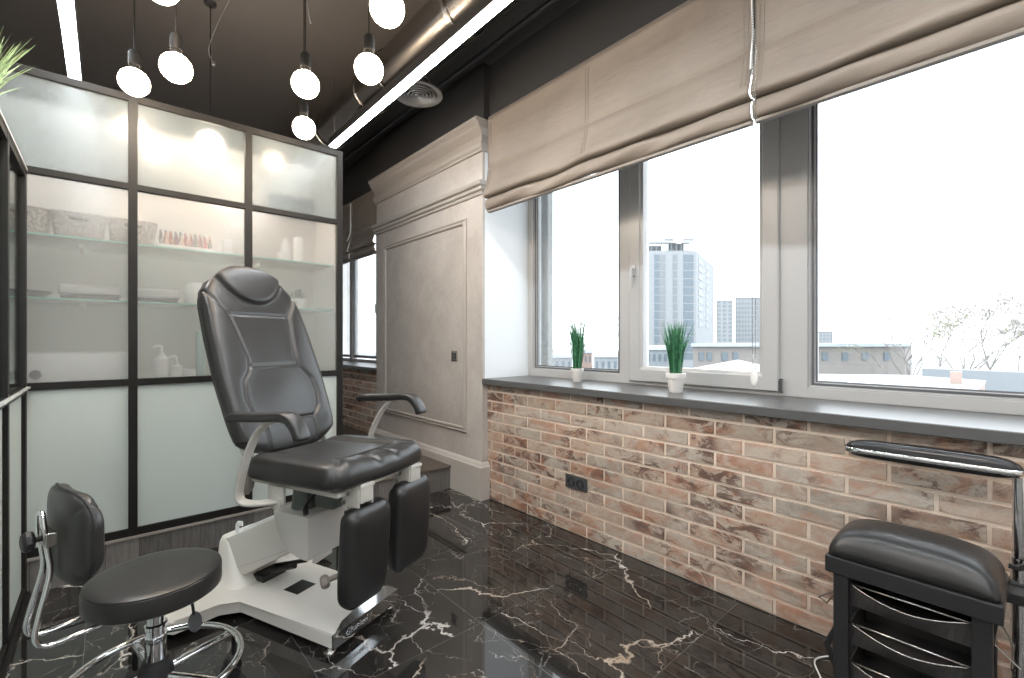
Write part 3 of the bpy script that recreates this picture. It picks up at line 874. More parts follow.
# ================================================================== WALL FITTINGS
sk = thing('wall_socket', 'anthracite double power socket on the brick wall', 'socket', (XW-.003, 1.876, .322))
link('cover_plate', B(-.009, .004, -.085, .085, -.041, .041, bev=.003), dark_grey, sk)
for y in (-.036, .036):
    bm = bmesh.new(); lathe(bm, [(.021, -.002), (.021, .004), (.026, .004), (.028, .0), (.028, -.004)], 28, M=frame_to((-.009, y, 0), (-1, 0, 0)))
    lathe(bm, [(0, -.001), (.021, -.001)], 28, M=frame_to((-.009, y, 0), (-1, 0, 0)))
    for q in (-.009, .009): lathe(bm, [(0, .0005), (.003, .0005)], 10, M=frame_to((-.009, y+q, 0), (-1, 0, 0)))
    link('outlet', bm, rubber, sk, smooth=True, angle=40)
sw = thing('light_switch', 'square dark grey light switch on the panelled pier', 'switch', (PX-.004, 3.13, 1.077))
link('cover_plate', B(-.009, 0, -.041, .041, -.041, .041, bev=.003), steel, sw)
link('rocker', B(-.013, -.009, -.027, .027, -.027, .027, bev=.002), dark_grey, sw)

# ================================================================== TREATMENT CHAIR  (local x = u, local y = back)
CH = thing('treatment_chair', 'black and white pedicure treatment chair with reclined back and split leg rests', 'chair', (.81, 1.83, 0), math.atan2(.383, .924))
# base with T foot
bm = bmesh.new()
hw = .183
pts = [(-hw, 0), (hw, 0), (hw, .55), (.24, .60), (.40, .63), (.42, .70), (.38, .84), (.17, .86), (-.17, .86), (-.38, .84), (-.42, .70), (-.40, .63), (-.24, .60), (-hw, .54)]
vs = prism(bm, pts, 2, .032, .082)
es = [e for e in bm.edges if abs(e.verts[0].co.z-e.verts[1].co.z) < 1e-6 and e.verts[0].co.z > .05]
ev = [e for e in bm.edges if abs(e.verts[0].co.z-e.verts[1].co.z) > .01]
bmesh.ops.bevel(bm, geom=es+ev, offset=.008, segments=3, profile=.5, affect='EDGES')
bs = link('base', bm, white_metal, CH, smooth=True, angle=50)
# slot in the base plate and small black cover
link('base_recess', B(-.045, .055, .36, .45, .0825, .0835), rubber, CH)
bm = bmesh.new()
prism(bm, [(-.184, -.010), (.184, -.010), (.184, -.001), (-.184, -.001)], 2, .030, .084)
trim = link('front_trim', bm, chrome, CH)
# top chrome wedge of the front trim
bm = bmesh.new(); prism(bm, [(-.184, -.010), (.184, -.010), (.184, .055), (.02, .055), (-.10, .035)], 2, .0825, .0852)
link('trim_plate', bm, chrome, CH)
# lettering on the chrome front
cu = bpy.data.curves.new('lettering', 'FONT'); cu.body = 'Gharieni'; cu.size = .034; cu.shear = .35; cu.extrude = .0006
cu.materials.append(label_grey)
tmp = bpy.data.objects.new('tmp', cu); COL.objects.link(tmp)
bpy.context.view_layer.update()
me_ = bpy.data.meshes.new_from_object(tmp.evaluated_get(bpy.context.evaluated_depsgraph_get()))
bpy.data.objects.remove(tmp)
lt = bpy.data.objects.new('lettering', me_); COL.objects.link(lt); lt.parent = trim
if not me_.materials: me_.materials.append(label_grey)
lt.location = (-.125, -.0115, .046); lt.rotation_euler = (PI/2, 0, 0)
for x, y in ((-.165, .03), (.165, .03), (-.36, .74), (.36, .74)):
    link('foot_pad', L_([(0, 0.0), (.020, 0), (.022, .006), (.014, .016), (.012, .034), (0, .034)], 20, (x, y)), steel, CH, smooth=True, angle=40)
# rear casting
bm = bmesh.new()
secs = [(.080, .62, .86, .16), (.115, .655, .85, .135), (.16, .69, .845, .12), (.21, .72, .84, .112), (.255, .745, .835, .105), (.275, .765, .825, .095), (.282, .785, .81, .07)]
R = []
for z, a, b_, h in secs:
    ring = []
    for k in range(32):
        th = 2*PI*k/32; c_, s_ = math.cos(th), math.sin(th)
        c_ = math.copysign(abs(c_)**.45, c_); s_ = math.copysign(abs(s_)**.45, s_)
        ring.append(bm.verts.new((h*c_, (a+b_)/2+(b_-a)/2*s_, z)))
    R.append(ring)
for A, C in zip(R, R[1:]):
    for k in range(32): bm.faces.new((A[k], A[(k+1) % 32], C[(k+1) % 32], C[k]))
bm.faces.new(R[-1]); bm.faces.new(R[0][::-1])
link('rear_column', bm, white_metal, CH, smooth=True, angle=70)
# lift arm
bm = bmesh.new(); prism(bm, [(.80, .265), (.33, .475), (.33, .30), (.655, .125), (.74, .13)], 0, -.098, .098)
bmesh.ops.bevel(bm, geom=list(bm.edges), offset=.007, segments=3, profile=.5, affect='EDGES')
arm = link('lift_arm', bm, white_metal, CH, smooth=True, angle=40)
bm = bmesh.new(); box(bm, -.0995, -.098, .36, .70, -.0006, .0006, M=Matrix.Translation((0, 0, .225)) @ Matrix.Rotation(0, 4, 'X'))
for v_ in bm.verts: v_.co.z += -(v_.co.y-.53)*.44+.0
link('arm_seam', bm, taupe, arm)
bm = bmesh.new(); box(bm, -.055, .055, .36, .72, 0, .02, bev=.006)
for v_ in bm.verts: v_.co.z += .47-(v_.co.y-.33)*.447
link('arm_cover', bm, paper, arm)
bm = bmesh.new(); rod(bm, (-.03, .66, .10), (.0, .43, .175), .012); rod(bm, (.06, .66, .10), (.06, .43, .175), .010)
box(bm, -.05, .07, .58, .66, .0825, .112, bev=.004)
link('actuator', bm, rubber, CH, smooth=True, angle=40)
# hook on the rear
bm = bmesh.new(); tube(bm, smooth_path([(-.07, .735, .28), (-.07, .735, .335), (-.07, .70, .345)], 4), 1, 8, flat=(.004, .012), up=(1, 0, 0))
link('hook', bm, paper, CH, smooth=True, angle=40)
# front box with curved rear
bm = bmesh.new()
P_ = [(.20, .475), (.20, .295), (.225, .297)]
for k in range(1, 10):
    a = k/9*PI/2; P_.append((.225+.185*math.sin(a), .475-.178*math.cos(a)))
P_[-1] = (.41, .475)
prism(bm, P_, 0, -.125, .10)
bmesh.ops.bevel(bm, geom=[e for e in bm.edges], offset=.004, segments=2, profile=.5, affect='EDGES')
link('lift_box', bm, white_metal, CH, smooth=True, angle=30)
# mechanism under the seat
bm = bmesh.new(); lathe(bm, [(0, .474), (.055, .474), (.05, .52), (.045, .60), (.06, .63), (0, .63)], 24, (-.03, .33))
box(bm, -.09, .09, .20, .44, .612, .632, bev=.003); box(bm, -.05, .11, .14, .25, .49, .55, bev=.008)
rod(bm, (.02, .17, .53), (.02, .36, .60), .014); rod(bm, (-.10, .20, .575), (.10, .20, .575), .010)
link('seat_mechanism', bm, mech, CH, smooth=True, angle=35)
bm = bmesh.new(); tube(bm, smooth_path([(-.06, .22, .56), (-.13, .20, .53), (-.15, .18, .50)], 5), [.006]*6+[.010]*5, 10)
link('release_lever', bm, rubber, CH, smooth=True)
# seat frame
bm = bmesh.new()
for s in (-1, 1): box(bm, s*.222-.018, s*.222+.018, -.09, .40, .632, .650, bev=.002)
box(bm, -.22, .22, -.085, -.055, .634, .650, bev=.002); box(bm, -.22, .22, .34, .40, .634, .650, bev=.002)
box(bm, -.10, .10, -.05, .34, .634, .646)
for s in (-1, 1):
    box(bm, s*.262-.006, s*.262+.006, .16, .25, .575, .645, bev=.003)
    lathe(bm, [(0, 0), (.028, 0), (.028, .01), (0, .01)], 24, M=frame_to((s*.262+s*.005, .195, .585), (s, 0, 0)))
link('seat_frame', bm, grey_metal, CH, smooth=True, angle=35)
for s in (-1, 1):
    bm = bmesh.new(); lathe(bm, [(0, 0), (.009, 0), (.007, .006), (0, .006)], 12, M=frame_to((s*.262+s*.015, .195, .585), (s, 0, 0)))
    link('pivot_bolt', bm, steel, CH, smooth=True, angle=35)
# seat cushion
SW, SL = .268, .268
ro = rect_outline(SW, SL, .075)
def seat_out(a, b_):
    x, y = ro(a, b_)
    if b_ < 0: y += .020*(1-a*a)*b_  # rounded front
    k = 1-.05*max(0, b_)
    return x*k, y
def seat_rel(x, y, a, b_):
    h = 0
    ax = abs(x)
    inner = .150 + .02*math.sin((y+.1)*6)
    side = 1/(1+math.exp(-(ax-inner)/.012))
    h += .014*side*(1-.3*max(0, b_))
    front = 1/(1+math.exp((y+.155)/.012))
    h += .006*front*(1-side)
    lines = [((-.155, -.17), (-.145, .20)), ((.155, -.17), (.145, .20)), ((-.155, -.17), (-.225, -.25)), ((.155, -.17), (.225, -.25)), ((-.15, -.165), (.15, -.165)), ((-.052, -.30), (-.052, -.165)), ((.052, -.30), (.052, -.165))]
    d = min(segdist(x, y, p, q) for p, q in lines)
    h -= .011*math.exp(-(d/.010)**2)
    h -= .014*math.exp(-(x/.16)**2-((y-.03)/.16)**2)*.6
    return h
bm = cushion(seat_out, 56, 56, .098, seat_rel, lambda x, y, h: (x-.028, y+.135, .690+h-.006*(y/.26)), edge=9., back=.42)
link('seat', bm, leather, CH, smooth=True)
# backrest
BL = .935
bd = Vector((0, .405, .914)).normalized(); bn = Vector((0, -bd.z, bd.y)); b0 = Vector((0, .442, .705))
def bw(s):
    return interp([0, .05, .2, .38, .6, .75, .86, .94, 1.0], [.222, .246, .258, .264, .258, .248, .228, .202, .155], s)
def back_out(a, b_):
    s = (b_+1)/2
    w_ = bw(s)
    # round bottom corners / top
    y = s*BL
    if s < .12:
        y += (.12-s)/.12*.055*(abs(a)**3.2)
    if s > .80:
        y -= (s-.80)/.20*.080*(abs(a)**2.6)
    return a*w_, y
def back_rel(x, y, a, b_):
    ax = abs(x); h = 0
    # inner column outline (half width by height)
    lines = [((.118, .44), (.150, .655)), ((.118, .44), (.128, .385)), ((.128, .385), (.172, .325)), ((.172, .325), (.182, .255)), ((.182, .255), (.168, .18)), ((.168, .18), (.128, .135)), ((.128, .135), (.122, .0)),
             ((.150, .655), (.225, .775))]
    d = min(segdist(ax, y, p, q) for p, q in lines)
    hl = [((0, .660), (.150, .660)), ((0, .400), (.124, .400)), ((0, .135), (.128, .135))]
    dh = min(segdist(ax, y, p, q) for p, q in hl)
    h -= .008*math.exp(-(d/.0065)**2)+.007*math.exp(-(dh/.006)**2)
    # bolsters stand proud of the centre
    iw = interp([0, .135, .18, .255, .325, .385, .44, .655, .775], [.122, .128, .168, .182, .172, .128, .118, .150, .23], y)
    side = 1/(1+math.exp(-(ax-iw)/.012)); top = 1/(1+math.exp((y-.755)/.02))
    h += .011*side*top
    h += .010*math.exp(-(x/.13)**2-((y-.26)/.10)**2)
    # head pillow
    e = math.hypot(x/.180, (y-.965)/.250)
    if e < 1.25:
        h += .024*(1/(1+math.exp((e-1)/.035)))
        h -= .008*math.exp(-((e-1.02)/.05)**2)
    return h
bm = cushion(back_out, 120, 170, .085, back_rel, lambda x, y, h: b0+Vector((x, 0, 0))+bd*y+bn*(h+.0), edge=10., back=.55)
bk = link('backrest', bm, leather, CH, smooth=True)
# piping along the rear edge line
for off in (-.012,):
    bm = bmesh.new(); pts = []
    n = 120
    per = []
    for i in range(n): per.append((-1, -1+2*i/n))
    for i in range(n//2): per.append((-1+2*i/(n//2), 1))
    for i in range(n): per.append((1, 1-2*i/n))
    for i in range(n//2): per.append((1-2*i/(n//2), -1))
    for a, b_ in per:
        x, y = back_out(a, b_); pts.append(b0+Vector((x*1.0, 0, 0))+bd*y)
    tube(bm, pts, .0022, 6, closed=True)
    link('piping', bm, leather2, bk, smooth=True)
bm = bmesh.new(); box(bm, -.012, .012, -.006, .006, -.010, .010, bev=.001, M=Matrix.Translation(b0+bd*.76+Vector((.246, 0, 0))+bn*.0))
link('side_tab', bm, taupe, bk)
# back shell
bm = cushion(lambda a, b_: (back_out(a, b_)[0]*.92, .02+back_out(a, b_)[1]*.95), 24, 40, .02, None, lambda x, y, h: b0+Vector((x, 0, 0))+bd*y+bn*(h-.050), edge=10)
link('back_shell', bm, rubber, bk, smooth=True)
bm = bmesh.new()
for s in (-1, 1):
    tube(bm, [(s*.20, .36, .642), (s*.20, .43, .655), tuple(b0+Vector((s*.20, 0, 0))+bd*.12-bn*.055)], 1, 8, flat=(.005, .018), up=(1, 0, 0))
link('recline_bracket', bm, grey_metal, CH)
# recline bar visible between seat and back
bm = bmesh.new(); box(bm, -.215, .215, .385, .405, .712, .722, bev=.003)
link('cross_bar', bm, steel, CH)
# gas grip bulb behind the seat
bm = bmesh.new(); tube(bm, smooth_path([(-.20, .50, .72), (-.235, .44, .70), (-.24, .41, .66)], 5), .003, 6)
tube(bm, smooth_path([(-.24, .41, .675), (-.24, .41, .655), (-.24, .41, .61), (-.24, .41, .575)], 5), [.006, .010, .016, .020, .023, .025, .026, .026, .026, .025, .024, .022, .018, .012, .008, .004], 14)
link('hand_grip', bm, taupe, CH, smooth=True)
# armrests
def armrest(s):
    ux = s*.335
    pth = smooth_path([(ux, .362, .892), (ux, .345, .908), (ux, .28, .914), (ux, .16, .922), (ux, .08, .930), (ux, .03, .924), (ux, -.008, .890), (ux, -.025, .852)], 6)
    bm = bmesh.new()
    n = len(pth); rr = [1.]*n
    rr[0] = .55; rr[1] = .8; rr[2] = .93; rr[-1] = .7; rr[-2] = .92
    tube(bm, pth, rr, 20, flat=(.017, .030), up=(0, 0, 1))
    a = link('armrest', bm, leather, CH, smooth=True, angle=70)
    bm = bmesh.new()
    pth = smooth_path([(ux, .085, .914), (ux, .15, .905), (ux, .215, .855), (ux, .275, .76), (ux, .312, .66), (ux, .318, .61), (ux*.985, .30, .588), (ux*.93, .25, .586), (ux*.80, .195, .590)], 6)
    tube(bm, pth, 1, 16, flat=(.007, .017), up=(0, 0, 1))
    link('armrest_support', bm, grey_metal, a, smooth=True, angle=60)
armrest(-1); armrest(1)
# leg rests
def legrest(s):
    uc = -.122 if s < 0 else .140; hw_ = .108 if s < 0 else .112
    ro2 = rect_outline(hw_, .19, .045)
    tilt = math.radians(4)
    ca, sa = math.cos(tilt), math.sin(tilt)
    zc = .396 if s < 0 else .418
    def pf(x, y, h):
        return (uc+x+s*.004*0, -.105-h*ca-(-y)*-sa*-1*-1, zc+y*ca-h*sa)
    bm = cushion(lambda a, b_: ((1-.10*(b_ < 0)*abs(b_)**3)*ro2(a, b_)[0], ro2(a, b_)[1]), 34, 44, .085, lambda x, y, a, b_: .006*(1-a*a)*(1-b_*b_), pf, edge=8., back=.5)
    l = link('leg_rest', bm, leather, CH, smooth=True)
    bm = bmesh.new(); box(bm, uc-.05, uc+.05, -.062, -.050, .33, .56, bev=.003)
    link('mount_plate', bm, rubber, l)
    bm = bmesh.new()
    for q in (-.035, .035):
        box(bm, s*.145+q-.004, s*.145+q+.004, -.135, -.055, .585, .668, bev=.002)
    box(bm, s*.145-.031, s*.145+.031, -.140, -.132, .600, .672, bev=.002)
    box(bm, s*.145-.037, s*.145+.037, -.145, -.118, .655, .668, bev=.002)
    box(bm, s*.145-.012, s*.145+.012, -.072, -.050, .45, .60, bev=.002)
    br = link('bracket', bm, grey_metal, l, smooth=True, angle=30)
    bm = bmesh.new(); lathe(bm, [(0, 0), (.009, 0), (.008, .007), (0, .008)], 14, M=frame_to((s*.145-.039, -.085, .635), (-1, 0, 0)))
    lathe(bm, [(0, 0), (.009, 0), (.008, .007), (0, .008)], 14, M=frame_to((s*.145-.039, -.065, .600), (-1, 0, 0)))
    link('bolt', bm, steel, l, smooth=True, angle=40)
    return l
lgL = legrest(-1); lgR = legrest(1)
bm = bmesh.new(); rod(bm, (-.13, -.062, .325), (-.20, -.005, .305), .010)
link('knob_rod', bm, taupe, lgL, smooth=True, angle=40)
bm = bmesh.new(); lathe(bm, [(0, -.016), (.018, -.016), (.026, -.008), (.026, .008), (.018, .016), (0, .016)], 6, M=frame_to((-.212, .004, .300), (-.76, .62, -.2)))
bmesh.ops.bevel(bm, geom=list(bm.edges), offset=.003, segments=2, profile=.5, affect='EDGES')
link('knob', bm, taupe, lgL, smooth=True, angle=40)

# ================================================================== STOOL
ST = thing('swivel_stool', 'round black stool with chrome foot ring and small backrest, front left', 'stool', (.113, 1.765, 0))
sr = .170
link('seat', L_([(0, .433), (.150, .433), (.162, .435), (.169, .440), (.170, .446), (.170, .488), (.169, .492), (.1665, .4935), (.1675, .497), (.160, .500), (.14, .502), (.08, .503), (0, .503)], 96), leather2, ST, smooth=True, angle=28)
link('seat_plate', L_([(0, .432), (.10, .432), (.12, .433), (0, .433)], 32), rubber, ST)
link('column', L_([(0, .16), (.0275, .16), (.0275, .33), (.0295, .332), (.0295, .342), (.0275, .344), (.024, .346), (.024, .432), (0, .432)], 32), chrome, ST, smooth=True, angle=30)
link('hub', L_([(0, .12), (.034, .12), (.044, .15), (.046, .19), (.040, .215), (.034, .235), (.030, .238), (.0, .238)], 32), rubber, ST, smooth=True, angle=30)
for k in range(5):
    a = math.radians(27+72*k); d = Vector((math.cos(a), math.sin(a), 0)); q = Vector((-d.y, d.x, 0))
    bm = bmesh.new(); tube(bm, [d*.035+Vector((0, 0, .185)), d*.15+Vector((0, 0, .178)), d*.268+Vector((0, 0, .165))], .0115, 14)
    lg = link('leg', bm, chrome, ST, smooth=True, angle=40)
    bm = bmesh.new(); c0 = d*.255
    rod(bm, c0+Vector((0, 0, .08)), c0+Vector((0, 0, .165)), .008)
    wq = (d*.5+q*.85).normalized()
    for s in (-1, 1):
        lathe(bm, [(0, -.009), (.026, -.009), (.030, -.005), (.030, .005), (.026, .009), (0, .009)], 24, M=frame_to(c0-d*.012+wq*.013*s+Vector((0, 0, .030)), wq))
    lathe(bm, [(0, -.022), (.026, -.022), (.030, -.01), (.030, .01), (.026, .022), (0, .022)], 16, M=frame_to(c0-d*.005+Vector((0, 0, .058)), wq))
    link('caster', bm, rubber, lg, smooth=True, angle=40)
bm = bmesh.new(); tube(bm, [(.221*math.cos(a*PI/36), .221*math.sin(a*PI/36), .200) for a in range(72)], .0105, 14, closed=True)
link('foot_ring', bm, chrome, ST, smooth=True)
bm = bmesh.new(); tube(bm, smooth_path([(.03, .0, .425), (.065, -.02, .42), (.085, -.03, .39), (.092, -.03, .345)], 5), .0045, 8)
lv = link('height_lever', bm, rubber, ST, smooth=True)
bm = bmesh.new(); lathe(bm, [(0, -.004), (.026, -.004), (.030, 0), (.026, .004), (0, .004)], 20, M=frame_to((.095, -.03, .322), (.75, -.6, .3)))
link('lever_paddle', bm, dark_grey, lv, smooth=True, angle=40)
# backrest, direction 'outward' from the stool centre
od = Vector((-.96, -.28, 0)).normalized(); sd = Vector((-od.y, od.x, 0))   # side direction
loop = []
for s in (1, -1):
    L1 = [od*.08+sd*.042*s+Vector((0, 0, .430)), od*.19+sd*.042*s+Vector((0, 0, .424)), od*.246+sd*.042*s+Vector((0, 0, .426)), od*.268+sd*.040*s+Vector((0, 0, .450)),
          od*.262+sd*.036*s+Vector((0, 0, .50)), od*.240+sd*.030*s+Vector((0, 0, .60)), od*.243+sd*.026*s+Vector((0, 0, .66)), od*.250+sd*.022*s+Vector((0, 0, .735)), od*.250+sd*.010*s+Vector((0, 0, .755))]
    loop += L1 if s == 1 else L1[::-1]
bm = bmesh.new(); tube(bm, smooth_path(loop, 6), .0065, 12)
link('back_frame', bm, chrome, ST, smooth=True)
def sb_place(x, y, h):
    # x sideways, y up, h towards sitter; curved around the sitter
    c = -.55*x*x*2
    hh = h - c*1.0
    p = -od*(hh) + sd*x + Vector((0, 0, y))
    return p + od*.208 + Vector((0, 0, .688))
ro3 = rect_outline(.150, .118, .085)
def sb_out(a, b_):
    x, y = ro3(a, b_)
    if y > 0: y *= 1-.22*abs(a)**2*0
    return x, y
bm = cushion(sb_out, 44, 36, .060, lambda x, y, a, b_: -.006*math.exp(-((max(abs(a), abs(b_))-.86)/.05)**2), sb_place, edge=6., back=.35)
sbk = link('backrest', bm, leather2, ST, smooth=True)
bm = bmesh.new()
pp = []
for i in range(96):
    a = 2*PI*i/96; c_, s_ = math.cos(a), math.sin(a); m_ = max(abs(c_), abs(s_)); pp.append(sb_place(*sb_out(c_/m_, s_/m_), 0))
tube(bm, pp, .004, 8, closed=True)
link('piping', bm, rubber, sbk, smooth=True)
bm = bmesh.new()
M_ = Matrix.Translation(od*.238+Vector((0, 0, .690))) @ Matrix.Rotation(math.atan2(od.y, od.x), 4, 'Z')
box(bm, -.014, .012, -.036, .036, -.018, .018, bev=.003, M=M_)
link('clamp', bm, steel, ST)
bm = bmesh.new(); rod(bm, od*.23+Vector((0, 0, .690)), od*.265+Vector((0, 0, .690)), .007)
lathe(bm, [(0, 0), (.020, 0), (.026, .006), (.026, .018), (.020, .024), (0, .025)], 8, M=frame_to(od*.262+Vector((0, 0, .690)), od))
bmesh.ops.bevel(bm, geom=[e for e in bm.edges if e.calc_length() > .012], offset=.003, segments=2, profile=.5, affect='EDGES')
link('clamp_knob', bm, rubber, ST, smooth=True, angle=40)

# ================================================================== PEDICURE TROLLEY STOOL (right)
TR = thing('pedicure_trolley', 'black padded pedicure trolley with drawers and chrome hand rest, right corner', 'trolley', (1.845, .245, 0))
HX, HY = .128, .195
zt = .522
link('top_frame', B(-HX-.004, HX+.004, -HY, HY, zt-.052, zt, bev=.004), black, TR)
ro4 = rect_outline(HX, HY-.003, .028)
bm = cushion(lambda a, b_: ro4(a, b_), 36, 48, .085, lambda x, y, a, b_: .010*(1-a*a)*(1-.6*b_*b_), lambda x, y, h: (x, y, zt+.0005+max(h, 0)), edge=4.2, back=.01)
link('seat_cushion', bm, leather, TR, smooth=True)
for sx_ in (-1, 1):
    for sy_ in (-1, 1):
        x, y = sx_*(HX-.024), sy_*(HY-.040)
        lg = link('leg', B(x-.017, x+.017, y-.020, y+.020, .055, zt-.052, bev=.003), black, TR)
        bm = bmesh.new(); lathe(bm, [(0, -.010), (.022, -.010), (.026, -.005), (.026, .005), (.022, .010), (0, .010)], 20, M=frame_to((x, y, .026), (0, 1, 0)))
        rod(bm, (x, y, .026), (x, y, .056), .007)
        link('caster', bm, rubber, lg, smooth=True, angle=40)
tray_m = mat('dark drawer plastic', (.045, .042, .041), .3)
for i, z in enumerate((.392, .272, .152)):
    bm = bmesh.new()
    yy = HY-.062
    # bowed front wall and open bin
    n = 16; A = []
    for k in range(n+1):
        t_ = -1+2*k/n; dip = .030*(1-t_*t_)
        A.append((bm.verts.new((-HX+.020-.012*(1-t_*t_), t_*yy, z+.052-dip)), bm.verts.new((-HX+.034, t_*yy, z-.02))))
    for p, q in zip(A, A[1:]): bm.faces.new((p[0], q[0], q[1], p[1]))
    for s in (-1, 1):
        f = [bm.verts.new(c_) for c_ in ((-HX+.020, s*yy, z+.052), (-HX+.034, s*yy, z-.02), (HX-.03, s*yy, z-.02), (HX-.03, s*yy, z+.052))]; bm.faces.new(f)
    f = [bm.verts.new(c_) for c_ in ((-HX+.034, -yy, z-.02), (-HX+.034, yy, z-.02), (HX-.03, yy, z-.02), (HX-.03, -yy, z-.02))]; bm.faces.new(f)
    f = [bm.verts.new(c_) for c_ in ((HX-.03, -yy, z-.02), (HX-.03, yy, z-.02), (HX-.03, yy, z+.052), (HX-.03, -yy, z+.052))]; bm.faces.new(f)
    d = link('drawer', bm, tray_m, TR)
    md = d.modifiers.new('wall', 'SOLIDIFY'); md.thickness = .003
    bm = bmesh.new(); rod(bm, (-HX+.012, -yy-.008, z+.056), (-HX+.012, yy+.008, z+.056), .0028, 10)
    tube(bm, smooth_path([(-HX+.016, -yy, z+.053), (-HX+.008, -yy*.5, z+.032), (-HX+.004, 0, z+.024), (-HX+.008, yy*.5, z+.032), (-HX+.016, yy, z+.053)], 6), .0018, 8)
    link('drawer_rail', bm, steel, d, smooth=True)
# side wire baskets
for s in (-1, 1):
    bm = bmesh.new(); yb = s*(HY-.018)
    tube(bm, [(-.09, yb, .40), (-.09, yb+s*.045, .36), (-.06, yb+s*.03, .335), (.09, yb+s*.03, .335), (.09, yb, .40)], .0022, 8)
    rod(bm, (-.09, yb, .40), (.09, yb, .40), .0022, 8)
    link('side_hook', bm, steel, TR, smooth=True, angle=40)
    bm = bmesh.new(); tube(bm, [(-.06, s*(HY-.03), .30), (-.06, s*(HY+.012), .20), (-.06, s*(HY-.02), .12)], 1, 8, flat=(.004, .010), up=(1, 0, 0))
    link('side_strut', bm, black, TR)
# pole with arm
px_, py_ = .215, -.217
link('pole_sleeve', L_([(0, .01), (.020, .01), (.020, .520), (.022, .522), (.022, .548), (.017, .552), (0, .552)], 28, (px_, py_)), chrome, TR, smooth=True, angle=30)
link('pole', L_([(0, .54), (.0165, .54), (.0165, .79), (0, .79)], 28, (px_, py_)), chrome, TR, smooth=True, angle=30)
link('pole_foot', L_([(0, 0), (.055, 0), (.06, .006), (.05, .016), (.02, .020), (0, .02)], 32, (px_, py_)), black, TR, smooth=True, angle=30)
bm = bmesh.new(); box(bm, HX-.01, px_-.016, py_-.012, py_+.030, .44, .47, bev=.002); box(bm, px_-.024, px_+.024, py_-.024, py_+.024, .43, .48, bev=.006)
link('pole_clamp', bm, black, TR)
bm = bmesh.new(); rod(bm, (px_-.018, py_, .53), (px_-.045, py_+.004, .53), .006); tube(bm, [(px_-.045, py_-.018, .545), (px_-.045, py_+.0, .53), (px_-.045, py_+.022, .532)], 1, 8, flat=(.008, .005))
link('wing_screw', bm, rubber, TR, smooth=True, angle=40)
bm = cushion(rect_outline(.036, .222, .034), 20, 60, .062, None, lambda x, y, h: (px_+x, py_+.212+y, .806+h), edge=6., back=.40)
ar = link('hand_rest', bm, mat('glossy black vinyl', (.018, .018, .02), .15), TR, smooth=True)
bm = bmesh.new(); R4 = rect_outline(.0375, .2235, .035)
pp = []
for i in range(160):
    a = 2*PI*i/160; c_, s_ = math.cos(a), math.sin(a); m_ = max(abs(c_), abs(s_)); x, y = R4(c_/m_, s_/m_); pp.append((px_+x, py_+.212+y, .806))
tube(bm, pp, 1, 10, closed=True, flat=(.009, .003))
link('chrome_band', bm, chrome, ar, smooth=True)
# cord on the floor by the trolley
bm = bmesh.new(); tube(bm, smooth_path([(2.14, .30, .006), (2.10, .46, .006), (2.0, .54, .006), (1.90, .50, .006), (1.80, .44, .006), (1.74, .36, .006)], 8), .003, 8)
tag(link('power_cord', bm, cord_white, smooth=True), 'white cord trailing on the floor left of the trolley', 'cord')

# ================================================================== POTTED GRASS
grass_m = mat('artificial grass', (.04, .22, .10), .45)
base(grass_m, ramp(grass_m, noise(grass_m, coords(grass_m), 60, 2), [(.35, (.02, .13, .06)), (.7, (.10, .30, .15))]))
grass2_m = mat('light artificial grass', (.22, .42, .16), .5)
base(grass2_m, ramp(grass2_m, noise(grass2_m, coords(grass2_m), 60, 2), [(.35, (.13, .22, .085)), (.7, (.32, .42, .22))]))
pot_m = mat('white ceramic', (.72, .70, .68), .35)
def grass(x, y, z, label, s=1., n=90, spread=.035, h=.20, m=grass_m, group='potted grass on the window sill', lean=0):
    t = thing('potted_grass', label, 'plant', (x, y, z), group=group)
    link('pot', L_([(0, 0), (.026*s, 0), (.028*s, .004*s), (.036*s, .062*s), (.041*s, .062*s), (.042*s, .082*s), (.037*s, .083*s), (.034*s, .070*s), (0, .070*s)], 40), pot_m, t, smooth=True, angle=35)
    bm = bmesh.new()
    for k in range(n):
        a = random.uniform(0, 2*PI); r0 = random.uniform(0, .024)*s; r1 = r0+abs(random.gauss(0, spread))*s+.004
        hh = random.uniform(.62, 1.)*h
        p0 = Vector((r0*math.cos(a), r0*math.sin(a), .068*s)); d = Vector((math.cos(a+.3), math.sin(a+.3), 0))
        p2 = p0+d*(r1-r0)+Vector((0, 0, hh)); p1 = p0.lerp(p2, .5)-d*(r1-r0)*.25
        wd = Vector((-math.sin(a*3), math.cos(a*3), 0))*.0021*s
        pts = [p0, p0.lerp(p1, .6), p1.lerp(p2, .3), p1.lerp(p2, .75), p2]; ws = [1, 1, .95, .7, .12]
        prev = None
        for p, w_ in zip(pts, ws):
            nw = wd.cross(Vector((0, 0, 1)))*.35
            cur = [bm.verts.new(p-wd*w_), bm.verts.new(p+nw*w_), bm.verts.new(p+wd*w_)]
            if prev:
                for q in range(3): bm.faces.new((prev[q], prev[(q+1) % 3], cur[(q+1) % 3], cur[q]))
            prev = cur
    link('blades', bm, m, t)
    return t
grass(2.485, 2.125, ZS, 'left one of two potted grasses on the sill, before the far pane', 1.12, 170, .036, .38)
grass(2.375, 1.317, ZS, 'right one of two potted grasses on the sill, before the opening sash', 1.3, 150, .029, .31)
grass(-.378, 2.72, 2.01, 'light green grass plant on top of the side screen, upper left corner', 1.1, 330, .075, .34, grass2_m, group=None)

